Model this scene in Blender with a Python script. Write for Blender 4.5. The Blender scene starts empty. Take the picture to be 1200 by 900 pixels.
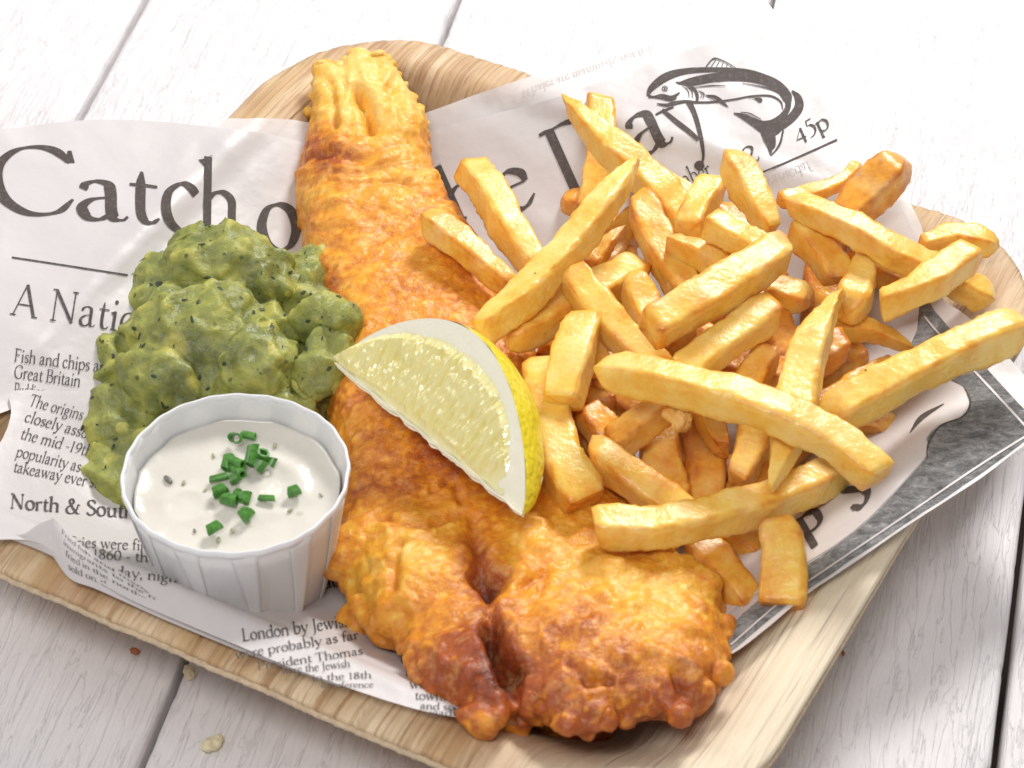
import bpy, math
import numpy as np
from mathutils import Vector, Matrix
from mathutils.geometry import delaunay_2d_cdt
S = 0.001                                   # everything is laid out in millimetres
scn = bpy.context.scene
COL = scn.collection
# ------------------------------------------------------------------ camera
FPX, TH, DIST = 3130.0, math.radians(43), 728.0
FW = np.array([0, math.cos(TH), -math.sin(TH)]); UP = np.array([0, math.sin(TH), math.cos(TH)]); RT = np.array([1.0, 0, 0])
CAM = -FW * DIST
cd = bpy.data.cameras.new('camera'); cam = bpy.data.objects.new('camera', cd); COL.objects.link(cam)
cam.location = Vector(CAM * S); cam.rotation_euler = (math.pi/2 - TH, 0, 0)
cd.sensor_width = 36; cd.lens = FPX / 1200 * 36; cd.clip_start = 0.02; cd.clip_end = 20
cd.dof.use_dof = True; cd.dof.focus_distance = 0.715; cd.dof.aperture_fstop = 30
scn.camera = cam
# ------------------------------------------------------------------ light
w = bpy.data.worlds.new('World'); scn.world = w; w.use_nodes = True
w.node_tree.nodes['Background'].inputs[0].default_value = (0.97, 0.95, 1.0, 1)
w.node_tree.nodes['Background'].inputs[1].default_value = 0.30
def area(name, loc, tgt, sx, sy, power, col):
    l = bpy.data.lights.new(name, 'AREA'); l.shape = 'RECTANGLE'; l.size = sx; l.size_y = sy; l.energy = power; l.color = col
    o = bpy.data.objects.new(name, l); COL.objects.link(o); o.location = loc
    o.rotation_euler = (Vector(tgt) - Vector(loc)).to_track_quat('-Z', 'Y').to_euler(); return o
area('softbox_key', (0.26, 0.62, 0.66), (0.0, 0.0, 0), 0.26, 0.20, 8.6, (1, 0.985, 0.96))
area('softbox_side', (-0.62, 0.18, 0.50), (0, 0, 0), 0.3, 0.3, 1.3, (1, 0.99, 0.98))
area('softbox_fill', (-0.12, -0.55, 0.85), (0, 0, 0), 0.36, 0.26, 4.2, (1, 0.975, 0.94))
scn.view_settings.view_transform = 'Standard'; scn.view_settings.look = 'None'; scn.view_settings.exposure = 0; scn.view_settings.gamma = 1
scn.cycles.max_bounces = 10; scn.cycles.diffuse_bounces = 5; scn.cycles.transparent_max_bounces = 12
scn.cycles.use_denoising = True

# ------------------------------------------------------------------ helpers
def P(x, y, z):
    """point at height z (mm) seen at photo pixel x, y"""
    x = np.asarray(x, float); y = np.asarray(y, float); z = np.asarray(z, float)
    d = (x - 600)[..., None] * RT + (450 - y)[..., None] * UP + FPX * FW
    t = (z - CAM[2]) / d[..., 2]
    return CAM + d * t[..., None]
def proj(p):
    v = np.asarray(p) - CAM; k = v @ FW
    return 600 + FPX * (v @ RT) / k, 450 - FPX * (v @ UP) / k
_rng = np.random.RandomState(7)
_perm = _rng.permutation(256); _perm = np.concatenate([_perm, _perm, _perm])
_g = _rng.normal(size=(256, 3)); _g /= np.linalg.norm(_g, axis=1)[:, None]
def noise(p):
    """gradient noise, p (n,3) -> about -1..1"""
    p = np.asarray(p, float); i = np.floor(p).astype(int); f = p - i; i &= 255
    u = f * f * f * (f * (f * 6 - 15) + 10); r = 0
    for dx in (0, 1):
        for dy in (0, 1):
            for dz in (0, 1):
                h = _perm[_perm[_perm[(i[:, 0] + dx) & 255] + ((i[:, 1] + dy) & 255)] + ((i[:, 2] + dz) & 255)]
                d = (_g[h] * (f - [dx, dy, dz])).sum(1)
                wx = u[:, 0] if dx else 1 - u[:, 0]; wy = u[:, 1] if dy else 1 - u[:, 1]; wz = u[:, 2] if dz else 1 - u[:, 2]
                r = r + d * wx * wy * wz
    return r * 1.6
def fbm(p, o=3):
    r = 0; a = 1
    for k in range(o): r = r + a * noise(p * 2**k + 17.3 * k); a *= .5
    return r
def sst(a, b, x):
    t = np.clip((x - a) / (b - a), 0, 1); return t * t * (3 - 2 * t)
def mesh(name, V, Fc, m=None, parent=None, smooth=True, cols=None, loc=None):
    me = bpy.data.meshes.new(name); V = np.asarray(V, float)
    if loc is not None: V = V - np.asarray(loc)
    me.from_pydata((V * S).tolist(), [], Fc); me.update()
    if smooth: me.polygons.foreach_set('use_smooth', [True] * len(me.polygons))
    if cols is not None:
        a = me.color_attributes.new('tone', 'FLOAT_COLOR', 'POINT')
        c = np.ones((len(V), 4)); c[:, :cols.shape[1]] = cols; a.data.foreach_set('color', c.ravel())
    o = bpy.data.objects.new(name, me); COL.objects.link(o)
    if m: me.materials.append(m)
    if parent: o.parent = parent
    if loc is not None: o.location = Vector(np.asarray(loc) * S)
    return o
def tag(o, label=None, cat=None, group=None, kind=None):
    for k, v in (('label', label), ('category', cat), ('group', group), ('kind', kind)):
        if v: o[k] = v
    return o
def empty(name, loc=(0, 0, 0), rz=0):
    o = bpy.data.objects.new(name, None); COL.objects.link(o); o.location = Vector(np.asarray(loc, float) * S); o.rotation_euler.z = rz
    o.empty_display_size = .01
    return o
def inpoly(pts, poly):
    x, y = pts[:, 0], pts[:, 1]; r = np.zeros(len(pts), bool); n = len(poly)
    for i in range(n):
        x1, y1 = poly[i]; x2, y2 = poly[(i+1) % n]
        if y1 == y2: continue
        c = ((y1 > y) != (y2 > y)) & (x < (x2-x1) * (y-y1) / (y2-y1) + x1); r ^= c
    return r
def polydist(pts, poly, closed=True):
    d = np.full(len(pts), 1e9); n = len(poly)
    for i in range(n if closed else n-1):
        a = np.array(poly[i], float); b = np.array(poly[(i+1) % n], float); ab = b - a
        t = np.clip(((pts - a) @ ab) / max(ab @ ab, 1e-9), 0, 1)
        d = np.minimum(d, np.linalg.norm(pts - a - t[:, None] * ab, axis=1))
    return d
def spline(pts, n, closed=False):
    """Catmull-Rom through pts (k,d), n samples per span"""
    p = np.asarray(pts, float)
    if closed: q = np.vstack([p[-1], p, p[0], p[1]]); m = len(p)
    else: q = np.vstack([2*p[0]-p[1], p, 2*p[-1]-p[-2]]); m = len(p) - 1
    out = []
    for i in range(m):
        a, b, c, d = q[i:i+4]
        for t in np.arange(n) / n:
            out.append(.5 * (2*b + (c-a)*t + (2*a-5*b+4*c-d)*t*t + (3*b-a-3*c+d)*t**3))
    if not closed: out.append(p[-1])
    return np.array(out)
def fill(poly, s, seed=1):
    """triangulate a world polygon with an inner grid of spacing s"""
    poly = np.asarray(poly, float); pe = []
    for i in range(len(poly)):
        a, b = poly[i], poly[(i+1) % len(poly)]; k = max(1, int(np.linalg.norm(b-a) / s))
        pe += [a + (b-a)*j/k for j in range(k)]
    pe = np.array(pe); lo, hi = pe.min(0), pe.max(0)
    gx, gy = np.meshgrid(np.arange(lo[0], hi[0], s), np.arange(lo[1], hi[1], s*.87)); gx = gx + (np.arange(gx.shape[0]) % 2)[:, None] * s/2
    g = np.c_[gx.ravel(), gy.ravel()]; g = g[inpoly(g, pe)]; g = g[polydist(g, pe) > s*.45]
    allp = np.vstack([pe, g]); n = len(pe)
    r = delaunay_2d_cdt([Vector(v) for v in allp], [(i, (i+1) % n) for i in range(n)], [list(range(n))], 1, 1e-5)
    return np.array([tuple(v) for v in r[0]]), [tuple(f) for f in r[2]]
# ---- materials
def mat(name):
    m = bpy.data.materials.new(name); m.use_nodes = True; return m, m.node_tree, m.node_tree.nodes['Principled BSDF']
class N:
    def __init__(s, t): s.t = t
    def __call__(s, typ, **k):
        n = s.t.nodes.new('ShaderNode' + typ)
        for a, v in k.items():
            if a.startswith('_'): setattr(n, a[1:], v)
            else:
                key = {'i0': 0, 'i1': 1, 'i2': 2}.get(a, a.replace('_', ' '))
                if hasattr(v, 'is_output'): s.t.links.new(v, n.inputs[key])
                else: n.inputs[key].default_value = v
        return n
    def link(s, a, b): s.t.links.new(a, b)
    def ramp(s, fac, stops, interp='LINEAR'):
        n = s.t.nodes.new('ShaderNodeValToRGB'); s.t.links.new(fac, n.inputs[0]); r = n.color_ramp; r.interpolation = interp
        while len(r.elements) < len(stops): r.elements.new(.5)
        for e, (p, c) in zip(r.elements, stops): e.position = p; e.color = (*c, 1) if len(c) == 3 else c
        return n.outputs[0]
    def g(s, v): return (v, v, v)
    def mix(s, f, a, b, mode='MIX'):
        n = s.t.nodes.new('ShaderNodeMix'); n.data_type = 'RGBA'; n.blend_type = mode
        for k, v in ((0, f), (6, a), (7, b)):
            if hasattr(v, 'is_output'): s.t.links.new(v, n.inputs[k])
            else: n.inputs[k].default_value = v if k == 0 else ((*v, 1) if len(v) == 3 else v)
        return n.outputs[2]
    def math(s, op, a, b=0.0):
        n = s.t.nodes.new('ShaderNodeMath'); n.operation = op
        for k, v in ((0, a), (1, b)):
            if hasattr(v, 'is_output'): s.t.links.new(v, n.inputs[k])
            else: n.inputs[k].default_value = v
        return n.outputs[0]
    def obj(s, scale=(1, 1, 1), rot=(0, 0, 0)):
        tc = s.t.nodes.new('ShaderNodeTexCoord'); mp = s.t.nodes.new('ShaderNodeMapping'); s.t.links.new(tc.outputs['Object'], mp.inputs[0])
        mp.inputs['Scale'].default_value = scale; mp.inputs['Rotation'].default_value = rot; return mp.outputs[0]
    def noise(s, vec, scale, detail=3, rough=.5, dist=0):
        n = s.t.nodes.new('ShaderNodeTexNoise'); s.t.links.new(vec, n.inputs['Vector'])
        n.inputs['Scale'].default_value = scale; n.inputs['Detail'].default_value = detail; n.inputs['Roughness'].default_value = rough; n.inputs['Distortion'].default_value = dist
        return n.outputs[0]
    def bump(s, h, strength, dist, normal=None):
        n = s.t.nodes.new('ShaderNodeBump'); s.t.links.new(h, n.inputs['Height']); n.inputs['Strength'].default_value = strength; n.inputs['Distance'].default_value = dist
        if normal is not None: s.t.links.new(normal, n.inputs['Normal'])
        return n.outputs[0]
def sss(b, wgt, rad, scale):
    b.inputs['Subsurface Weight'].default_value = wgt; b.inputs['Subsurface Radius'].default_value = rad; b.inputs['Subsurface Scale'].default_value = scale
def attr(n, name='tone'):
    a = n.t.nodes.new('ShaderNodeVertexColor'); a.layer_name = name
    sp = n.t.nodes.new('ShaderNodeSeparateColor'); n.link(a.outputs[0], sp.inputs[0]); return sp.outputs

def m_board():
    m, t, b = mat('painted_wood'); n = N(t)
    v = n.obj((1, 1, 1)); vs = n.obj((1, .10, 1)); vf = n.obj((1, .035, 1))
    big = n.noise(v, 14, 4, .6)
    warp = n.noise(v, 30, 3)
    add = n('VectorMath', _operation='MULTIPLY_ADD', i0=n('CombineXYZ', X=warp).outputs[0], i1=(0.004, 0, 0), i2=vs).outputs[0]
    grain = n.noise(add, 760, 6, .68, .35)
    fine = n.noise(vf, 1500, 3, .6)
    col = n.mix(n.ramp(big, [(.35, n.g(0)), (.75, n.g(1))]), (.745, .715, .72), (.80, .775, .78))
    col = n.mix(n.ramp(grain, [(.30, n.g(.22)), (.42, n.g(0))]), col, (.62, .57, .56))
    stain = n.ramp(n.noise(n.obj((1, .25, 1)), 42, 6, .7), [(.66, n.g(0)), (.80, n.g(.6))])
    col = n.mix(stain, col, (.58, .50, .40))
    n.link(col, b.inputs['Base Color'])
    b.inputs['Roughness'].default_value = .55
    lines = n.noise(n.obj((1, .022, 1)), 900, 4, .6, .1)
    relief = n.noise(n.obj((1, .16, 1)), 420, 3, .6, .5)
    wr = n.ramp(n.noise(n.obj((1, .12, 1)), 260, 4, .6, .6), [(.485, n.g(0)), (.50, n.g(1)), (.515, n.g(0))])
    h = n.math('ADD', n.math('MULTIPLY', lines, .55), n.math('MULTIPLY', relief, .30)); h = n.math('ADD', h, n.math('MULTIPLY', wr, .10))
    n.link(n.bump(h, 1.0, .0010), b.inputs['Normal']); return m
def m_tray():
    m, t, b = mat('palm_leaf'); n = N(t)
    v = n.obj(); st = n.obj((1, .025, .1)); st2 = n.obj((1, .05, .2))
    band = n.noise(st, 95, 4, .6, .3); fine = n.noise(st, 800, 4, .65, .15)
    col = n.mix(n.ramp(band, [(.38, n.g(0)), (.62, n.g(1))]), (.57, .38, .19), (.78, .62, .41))
    col = n.mix(n.ramp(fine, [(.38, n.g(.85)), (.5, n.g(0))]), col, (.40, .235, .11))
    blot = n.ramp(n.noise(n.obj((1, .45, 1)), 32, 5, .65, .5), [(.53, n.g(0)), (.66, n.g(.9))])
    blot2 = n.math('MULTIPLY', blot, n.ramp(n.noise(st2, 300, 3, .7), [(.38, n.g(.25)), (.6, n.g(1))]))
    col = n.mix(blot2, col, (.34, .17, .075))
    ta = attr(n)
    col = n.mix(ta[0], col, n.mix(fine, (.33, .16, .07), (.52, .30, .15)))
    col = n.mix(ta[1], col, n.mix(fine, (.80, .69, .50), (.90, .82, .66)))
    n.link(col, b.inputs['Base Color']); b.inputs['Roughness'].default_value = .6
    plt = n.ramp(n.noise(st2, 170, 2, .5, .5), [(.40, n.g(0)), (.47, n.g(1)), (.8, n.g(.7))])
    h = n.math('ADD', n.math('MULTIPLY', fine, .8), n.math('MULTIPLY', plt, .5))
    n.link(n.bump(h, .8, .0008), b.inputs['Normal']); return m
def m_paper(name='newsprint', base=(.67, .635, .63), alpha=1.0):
    m, t, b = mat(name); n = N(t)
    v = n.obj(); f = n.noise(v, 260, 4, .6); l = n.noise(v, 22, 4, .6)
    col = n.mix(n.ramp(l, [(.3, n.g(0)), (.7, n.g(1))]), tuple(c*.965 for c in base), base)
    col = n.mix(n.ramp(f, [(.35, n.g(.12)), (.6, n.g(0))]), col, (.62, .58, .57))
    n.link(col, b.inputs['Base Color']); b.inputs['Roughness'].default_value = .42
    n.link(n.bump(n.math('ADD', n.math('MULTIPLY', l, 3.0), n.math('MULTIPLY', f, .25)), .5, .0009), b.inputs['Normal'])
    tr = n('BsdfTranslucent', Color=(.85, .82, .80, 1)); mx = n('MixShader', Fac=.12)
    n.link(b.outputs[0], mx.inputs[1]); n.link(tr.outputs[0], mx.inputs[2]); out = mx.outputs[0]
    if alpha < 1:
        tp = n('BsdfTransparent'); m2 = n('MixShader', Fac=alpha); n.link(tp.outputs[0], m2.inputs[1]); n.link(out, m2.inputs[2]); out = m2.outputs[0]
    n.link(out, t.nodes['Material Output'].inputs['Surface']); return m
def m_ink(name, col, speck=.35, light=(.42, .39, .38), rough=.65):
    m, t, b = mat(name); n = N(t); b.inputs['Specular IOR Level'].default_value = .15
    v = n.obj(); f = n.noise(v, 900, 3, .7)
    c = n.mix(n.ramp(f, [(.52, n.g(0)), (.72, n.g(speck))]), col, light)
    n.link(c, b.inputs['Base Color']); b.inputs['Roughness'].default_value = rough; return m
def m_photo():
    m, t, b = mat('printed_photo'); n = N(t)
    v = n.obj((1, 1, 1)); vs = n.obj((.6, 1, 1), (0, 0, math.radians(-25)))
    a = n.noise(vs, 330, 6, .85, .8); c = n.ramp(a, [(.33, n.g(.07)), (.45, n.g(.16)), (.55, n.g(.27)), (.68, n.g(.42))])
    c = n.mix(n.ramp(n.noise(v, 2200, 2), [(.3, n.g(.3)), (.7, n.g(0))]), c, (.05, .045, .045))
    n.link(c, b.inputs['Base Color']); b.inputs['Roughness'].default_value = .75; b.inputs['Specular IOR Level'].default_value = .15; return m
def m_chip():
    m, t, b = mat('fried_potato'); n = N(t)
    oi = n('ObjectInfo'); ta = attr(n); v = n.obj()
    off = n('VectorMath', _operation='ADD', i0=v, i1=oi.outputs['Location']).outputs[0]
    l = n.noise(off, 160, 4, .6); f = n.noise(off, 700, 3, .6)
    tone = n.math('ADD', ta[0], n.math('MULTIPLY', n.math('SUBTRACT', l, .5), 1.0))
    tone = n.math('ADD', tone, n.math('MULTIPLY', n.math('SUBTRACT', f, .5), .25))
    col = n.ramp(tone, [(0, (.91, .67, .20)), (.25, (.87, .545, .10)), (.5, (.78, .36, .045)), (.75, (.54, .18, .025)), (1, (.40, .13, .03))])
    col = n.mix(n.math('MULTIPLY', n.ramp(n.noise(off, 110, 2), [(.45, n.g(0)), (.75, n.g(1))]), .4), col, (.93, .78, .40))
    sp = n('TexVoronoi', Vector=off, Scale=160.0); spk = n.ramp(sp.outputs['Distance'], [(.045, n.g(.85)), (.075, n.g(0))])
    spk = n.math('MULTIPLY', spk, n.math('GREATER_THAN', n('SeparateColor', Color=sp.outputs['Color']).outputs[0], .93))
    col = n.mix(spk, col, (.12, .05, .02))
    n.link(col, b.inputs['Base Color']); b.inputs['Roughness'].default_value = .42
    n.link(n.ramp(l, [(.3, n.g(.24)), (.7, n.g(.42))]), b.inputs['Roughness'])
    b.inputs['Specular IOR Level'].default_value = .45
    sss(b, .55, (1.0, .55, .16), .0028)
    bl = n.ramp(n('TexVoronoi', Vector=off, Scale=620.0, _feature='SMOOTH_F1').outputs['Distance'], [(.0, n.g(1)), (.55, n.g(0))])
    h = n.math('ADD', n.math('MULTIPLY', f, .6), n.math('MULTIPLY', bl, .18)); h = n.math('ADD', h, n.math('MULTIPLY', l, .6))
    n.link(n.bump(h, .5, .0007), b.inputs['Normal']); return m
def m_batter():
    m, t, b = mat('fried_batter'); n = N(t); ta = attr(n); v = n.obj()
    l = n.noise(v, 75, 5, .6, .6); f = n.noise(v, 420, 4, .65); ff = n.noise(v, 1500, 3, .6)
    tone = n.math('ADD', ta[0], n.math('MULTIPLY', n.math('SUBTRACT', l, .5), .72))
    tone = n.math('ADD', tone, n.math('MULTIPLY', n.math('SUBTRACT', f, .5), .5))
    col = n.ramp(tone, [(0, (.90, .60, .16)), (.22, (.85, .44, .045)), (.42, (.73, .27, .018)), (.64, (.42, .095, .012)), (.86, (.30, .055, .010)), (1, (.17, .03, .008))])
    pale = n.math('MULTIPLY', n.ramp(n.noise(v, 240, 5, .7), [(.52, n.g(0)), (.70, n.g(1))]), .34)
    col = n.mix(pale, col, (.86, .55, .22))
    n.link(col, b.inputs['Base Color'])
    n.link(n.ramp(f, [(.3, n.g(.24)), (.7, n.g(.58))]), b.inputs['Roughness']); b.inputs['Specular IOR Level'].default_value = .5
    sss(b, .35, (1.0, .4, .1), .002)
    bl = n.ramp(n('TexVoronoi', Vector=v, Scale=520.0, _feature='SMOOTH_F1').outputs['Distance'], [(.0, n.g(1)), (.6, n.g(0))])
    h = n.math('ADD', n.math('MULTIPLY', f, 1.0), n.math('MULTIPLY', ff, .28)); h = n.math('ADD', h, n.math('MULTIPLY', bl, .45))
    n.link(n.bump(h, .6, .0009), b.inputs['Normal']); return m
def m_peas():
    m, t, b = mat('mushy_peas'); n = N(t); ta = attr(n); v = n.obj()
    l = n.noise(v, 95, 4, .6, .8); f = n.noise(v, 380, 4, .6)
    tone = n.math('ADD', n.math('MULTIPLY', l, .9), n.math('MULTIPLY', n.math('SUBTRACT', f, .5), .3)); tone = n.math('ADD', tone, n.math('MULTIPLY', n.math('SUBTRACT', ta[0], .5), .5))
    col = n.ramp(tone, [(.2, (.11, .132, .046)), (.40, (.205, .225, .06)), (.57, (.32, .33, .072)), (.8, (.50, .455, .095))])
    vo = n('TexVoronoi', Vector=n.obj((1, 1, 1)), Scale=210.0, Randomness=1.0); rnd = n('SeparateColor', Color=vo.outputs['Color'])
    near = n.ramp(vo.outputs['Distance'], [(.10, n.g(1)), (.19, n.g(0))])
    col = n.mix(n.math('MULTIPLY', n.math('MULTIPLY', near, n.math('GREATER_THAN', rnd.outputs[0], .70)), .75), col, (.035, .05, .018))
    v3 = n('TexVoronoi', Vector=v, Scale=520.0); r3 = n('SeparateColor', Color=v3.outputs['Color'])
    col = n.mix(n.math('MULTIPLY', n.math('MULTIPLY', n.ramp(v3.outputs['Distance'], [(.12, n.g(1)), (.25, n.g(0))]), n.math('GREATER_THAN', r3.outputs[0], .78)), .55), col, (.05, .07, .02))
    v2 = n('TexVoronoi', Vector=v, Scale=130.0, _feature='SMOOTH_F1'); r2 = n('SeparateColor', Color=v2.outputs['Color'])
    col = n.mix(n.math('MULTIPLY', n.math('MULTIPLY', n.ramp(v2.outputs['Distance'], [(.2, n.g(1)), (.42, n.g(0))]), n.math('GREATER_THAN', r2.outputs[1], .72)), .6), col, (.58, .52, .11))
    n.link(col, b.inputs['Base Color']); n.link(n.ramp(l, [(.3, n.g(.34)), (.7, n.g(.6))]), b.inputs['Roughness'])
    sss(b, .4, (.8, 1.0, .2), .002)
    n.link(n.bump(n.math('ADD', f, n.math('MULTIPLY', n.noise(v, 1100, 2), .2)), .6, .0011), b.inputs['Normal']); return m
def m_plain(name, col, rough=.5, s=None, bumps=None, spec=.5, var=.0):
    m, t, b = mat(name); n = N(t); v = n.obj(); f = n.noise(v, 500, 3, .6)
    n.link(n.mix(f, tuple(c*(1-var) for c in col), tuple(min(1, c*(1+var)) for c in col)), b.inputs['Base Color'])
    b.inputs['Roughness'].default_value = rough; b.inputs['Specular IOR Level'].default_value = spec
    if s: sss(b, *s)
    if bumps: n.link(n.bump(n.noise(v, bumps[0], 3, .6), bumps[1], bumps[2]), b.inputs['Normal'])
    return m
M = dict(board=m_board(), tray=m_tray(), paper=m_paper(), back=m_paper('thin_back_sheet', (.78, .75, .75), .86),
         ink=m_ink('newsprint_ink', (.075, .066, .064)), faint=m_ink('show_through_ink', (.60, .56, .56), .3, (.72, .69, .69)),
         bold=m_ink('headline_ink', (.085, .070, .064), .5, (.22, .19, .18)), photo=m_photo(), photolight=m_plain('printed_light_tone', (.62, .58, .57), .4, var=.06),
         chip=m_chip(), batter=m_batter(), peas=m_peas(),
         gap=m_plain('gap_shadow_wood', (.035, .022, .015), .9), )

# ------------------------------------------------------------------ table boards
BD = math.radians(90 - 77.3)               # boards run 77.3 degrees from x
bdx = np.array([math.cos(-BD), math.sin(-BD)]); bdy = np.array([math.sin(BD), math.cos(BD)])
table = empty('table'); table.rotation_euler.z = -BD
tag(table, kind='structure')
g2 = (P(537, 0, 0)[:2] @ bdx); pitch = (P(905, 0, 0)[:2] @ bdx) - g2
edges = [g2 + pitch * k for k in range(-5, 7)]
def board(x0, x1, seed):
    rs = np.random.RandomState(seed); gap = .8 if seed < 9 else .95
    a, b = x0 + gap, x1 - gap; ys = np.concatenate([np.linspace(-1200, -190, 12), np.arange(-180, 330, 2.5), np.linspace(340, 1500, 12)])
    prof = [(0, -16), (0, -2.2), (.25, -1.0), (.8, -.3), (1.8, 0)]
    us = [(a + p, z) for p, z in prof] + [(a + 1.8 + (b-a-3.6)*k/10, 0) for k in range(1, 10)] + [(b - p, z) for p, z in prof[::-1]]
    nu = len(us); V = []
    e1 = fbm(np.c_[ys*.012, ys*0+seed*3.1, ys*0], 2) * .8 + np.maximum(0, fbm(np.c_[ys*.09, ys*0+seed*7.7, ys*0], 3) - .35) * 2.2
    e2 = fbm(np.c_[ys*.012, ys*0+seed*5.1, ys*0], 2) * .8 + np.maximum(0, fbm(np.c_[ys*.09, ys*0+seed*9.7, ys*0], 3) - .35) * 2.6
    for j, y in enumerate(ys):
        for k, (x, z) in enumerate(us):
            ins = e1[j] * .5 if k < 5 else (-e2[j] * .5 if k >= nu-5 else 0)
            zz = z - (max(0, e1[j]) * .5 if 1 <= k < 4 else 0) - (max(0, e2[j]) * .5 if nu-4 <= k < nu-1 else 0)
            V.append((x + ins, y, zz))
    V = np.array(V); V[:, 2] += noise(np.c_[V[:, 0]*.02, V[:, 1]*.006, V[:, 2]*0+seed]) * .25 * (V[:, 2] > -3)
    F = [(j*nu+k, j*nu+k+1, (j+1)*nu+k+1, (j+1)*nu+k) for j in range(len(ys)-1) for k in range(nu-1)]
    o = mesh('plank', V, F, M['board'], table); return o
for k in range(len(edges)-1): board(edges[k], edges[k+1], k+3)
mesh('underside', [(-900, -1200, -16.5), (1100, -1200, -16.5), (1100, 1500, -16.5), (-900, 1500, -16.5)], [(0, 1, 2, 3)], M['gap'], table)

# ------------------------------------------------------------------ tray
TA = math.radians(-28.5); tu = np.array([math.cos(TA), math.sin(TA)]); tv = np.array([-math.sin(TA), math.cos(TA)])
TC = 6.5 * tu + -25.3 * tv; HALF, CR, R = 117.0, 42.0, 28.0
def tray_d(u, v, half=HALF, cr=CR):
    qx = np.abs(u) - half + cr; qy = np.abs(v) - half + cr
    return -(np.minimum(np.maximum(qx, qy), 0) + np.hypot(np.maximum(qx, 0), np.maximum(qy, 0)) - cr)
def tray_z(u, v):
    d = tray_d(u, v)
    an = np.arctan2(v, u); near = np.clip(-v / HALF, 0, 1) ** 2 * (np.abs(u) < HALF*1.2)
    right = sst(.25, .8, u / HALF)
    wa = 4 + 6 * (1 - right); wb = 34 + 14 * right
    s = 1 - sst(0, 1, (d - wa) / (wb - wa) * 1.0)
    lip = -1.2 * np.exp(-d / 2.5)
    z = 3.0 + (R - 3.0) * s + lip + 1.3 * fbm(np.c_[u*.015, v*.015, u*0], 2) * sst(0, 1, s)
    return z
def make_tray():
    t = empty('palm_leaf_tray', (*TC, 0), TA)
    tag(t, 'square palm leaf tray with flared pleated rim standing on the white boards', 'tray')
    # polar-ish rings following the rounded square
    na = 1100; pts = []
    L = []
    for i in range(na):
        a = 2*math.pi*i/na; L.append((math.cos(a), math.sin(a)))
    L = np.array(L)
    # radius to the rim along each direction
    def rim(dirs):
        lo = np.zeros(len(dirs)); hi = np.full(len(dirs), 200.)
        for _ in range(30):
            m_ = (lo+hi)/2; ins = tray_d(dirs[:, 0]*m_, dirs[:, 1]*m_) > 0; lo = np.where(ins, m_, lo); hi = np.where(ins, hi, m_)
        return lo
    rr = rim(L); fr = np.concatenate([np.linspace(0.02, .5, 10), np.linspace(.53, 1, 55)])
    V = []; C_ = []
    for f in fr:
        u = L[:, 0]*rr*f; v = L[:, 1]*rr*f; z = tray_z(u, v)
        V.append(np.c_[u, v, z])
    Vt = np.concatenate(V); d = tray_d(Vt[:, 0], Vt[:, 1])
    # pleats: fine ridges that run along v (leaf grain), strongest on the walls
    pl = np.abs(noise(np.c_[Vt[:, 0]*.42, Vt[:, 1]*.018, Vt[:, 2]*0])) ; amp = sst(60, 5, d) * .45
    Vt[:, 2] += (pl - .3) * amp
    wall = sst(.55, .85, np.abs(Vt[:, 1])/HALF) * sst(62, 8, d)
    ph = Vt[:, 0]*.20 + .9*noise(np.c_[Vt[:, 0]*.07, Vt[:, 1]*.01, d*0+2]) + .25*noise(np.c_[Vt[:, 0]*.02, Vt[:, 1]*.06, d*0+8]); fr_ = ph - np.floor(ph)
    pamp = .45 + .5*noise(np.c_[np.floor(ph)*.77, d*0, d*0+4])
    Vt[:, 2] += (fr_ - .5) * wall * .8 * pamp
    Vt[:, 2] += noise(np.c_[Vt[:, 0]*.05, Vt[:, 1]*.05, Vt[:, 2]*0+5]) * .8
    nr = len(fr); F = []
    for j in range(nr-1):
        for i in range(na):
            F.append((j*na+i, j*na+(i+1) % na, (j+1)*na+(i+1) % na, (j+1)*na+i))
    top = len(Vt); Vc = np.vstack([Vt, [[0, 0, tray_z(np.array([0.]), np.array([0.]))[0]]]]); c0 = top
    F += [(c0, (i+1) % na, i) for i in range(na)][::1]
    F = [f if len(f) == 4 else (f[0], f[2], f[1]) for f in F]
    # brown scorch patches; before the fish and at far left also painted shade
    P3 = np.c_[TC[0] + Vc[:, 0]*tu[0] + Vc[:, 1]*tv[0], TC[1] + Vc[:, 0]*tu[1] + Vc[:, 1]*tv[1], Vc[:, 2]]
    px, py = proj(P3); br = np.zeros(len(Vc))
    for x, y, r, a in ((1160, 290, 60, .7), (560, 100, 60, .6), (440, 70, 60, .3), (300, 120, 30, .5), (640, 880, 60, .7), (460, 835, 20, .35), (115, 675, 50, .75), (180, 715, 40, .5), (260, 765, 45, .35), (490, 120, 40, .7), (505, 170, 26, .8), (0, 520, 60, 1.0), (700, 860, 110, .95), (590, 850, 90, .9), (360, 845, 18, .5), (525, 890, 20, .6), (345, 140, 40, .45), (1120, 290, 55, .3), (1090, 265, 30, .3), (900, 850, 26, .18), (780, 850, 60, .6)):
        br = np.maximum(br, a * np.exp(-((px-x)**2 + (py-y)**2) / r**2))
    br *= .6 + .4 * noise(np.c_[Vc[:, 0]*.35, Vc[:, 1]*.05, Vc[:, 2]*0+9])
    ln = np.append(np.exp(-(np.minimum(fr_, 1-fr_)/.07)**2) * wall * np.clip(pamp, 0, 1) * .6, 0); br = np.maximum(br, ln)
    pale = sst(.45, .75, Vc[:, 0]/HALF) * .75 * (1 - .8*sst(.2, .7, Vc[:, 1]/HALF))
    cols = np.c_[np.clip(br*1.45, 0, .95), np.clip(pale, 0, 1), br*0]
    o = mesh('leaf_dish', Vc, F, M['tray'], t, cols=cols)
    so = o.modifiers.new('thickness', 'SOLIDIFY'); so.thickness = .0015; so.offset = -1; so.use_rim = True
    # rolled raw edge: separate thin band
    rv = []; RFn = 6
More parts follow.
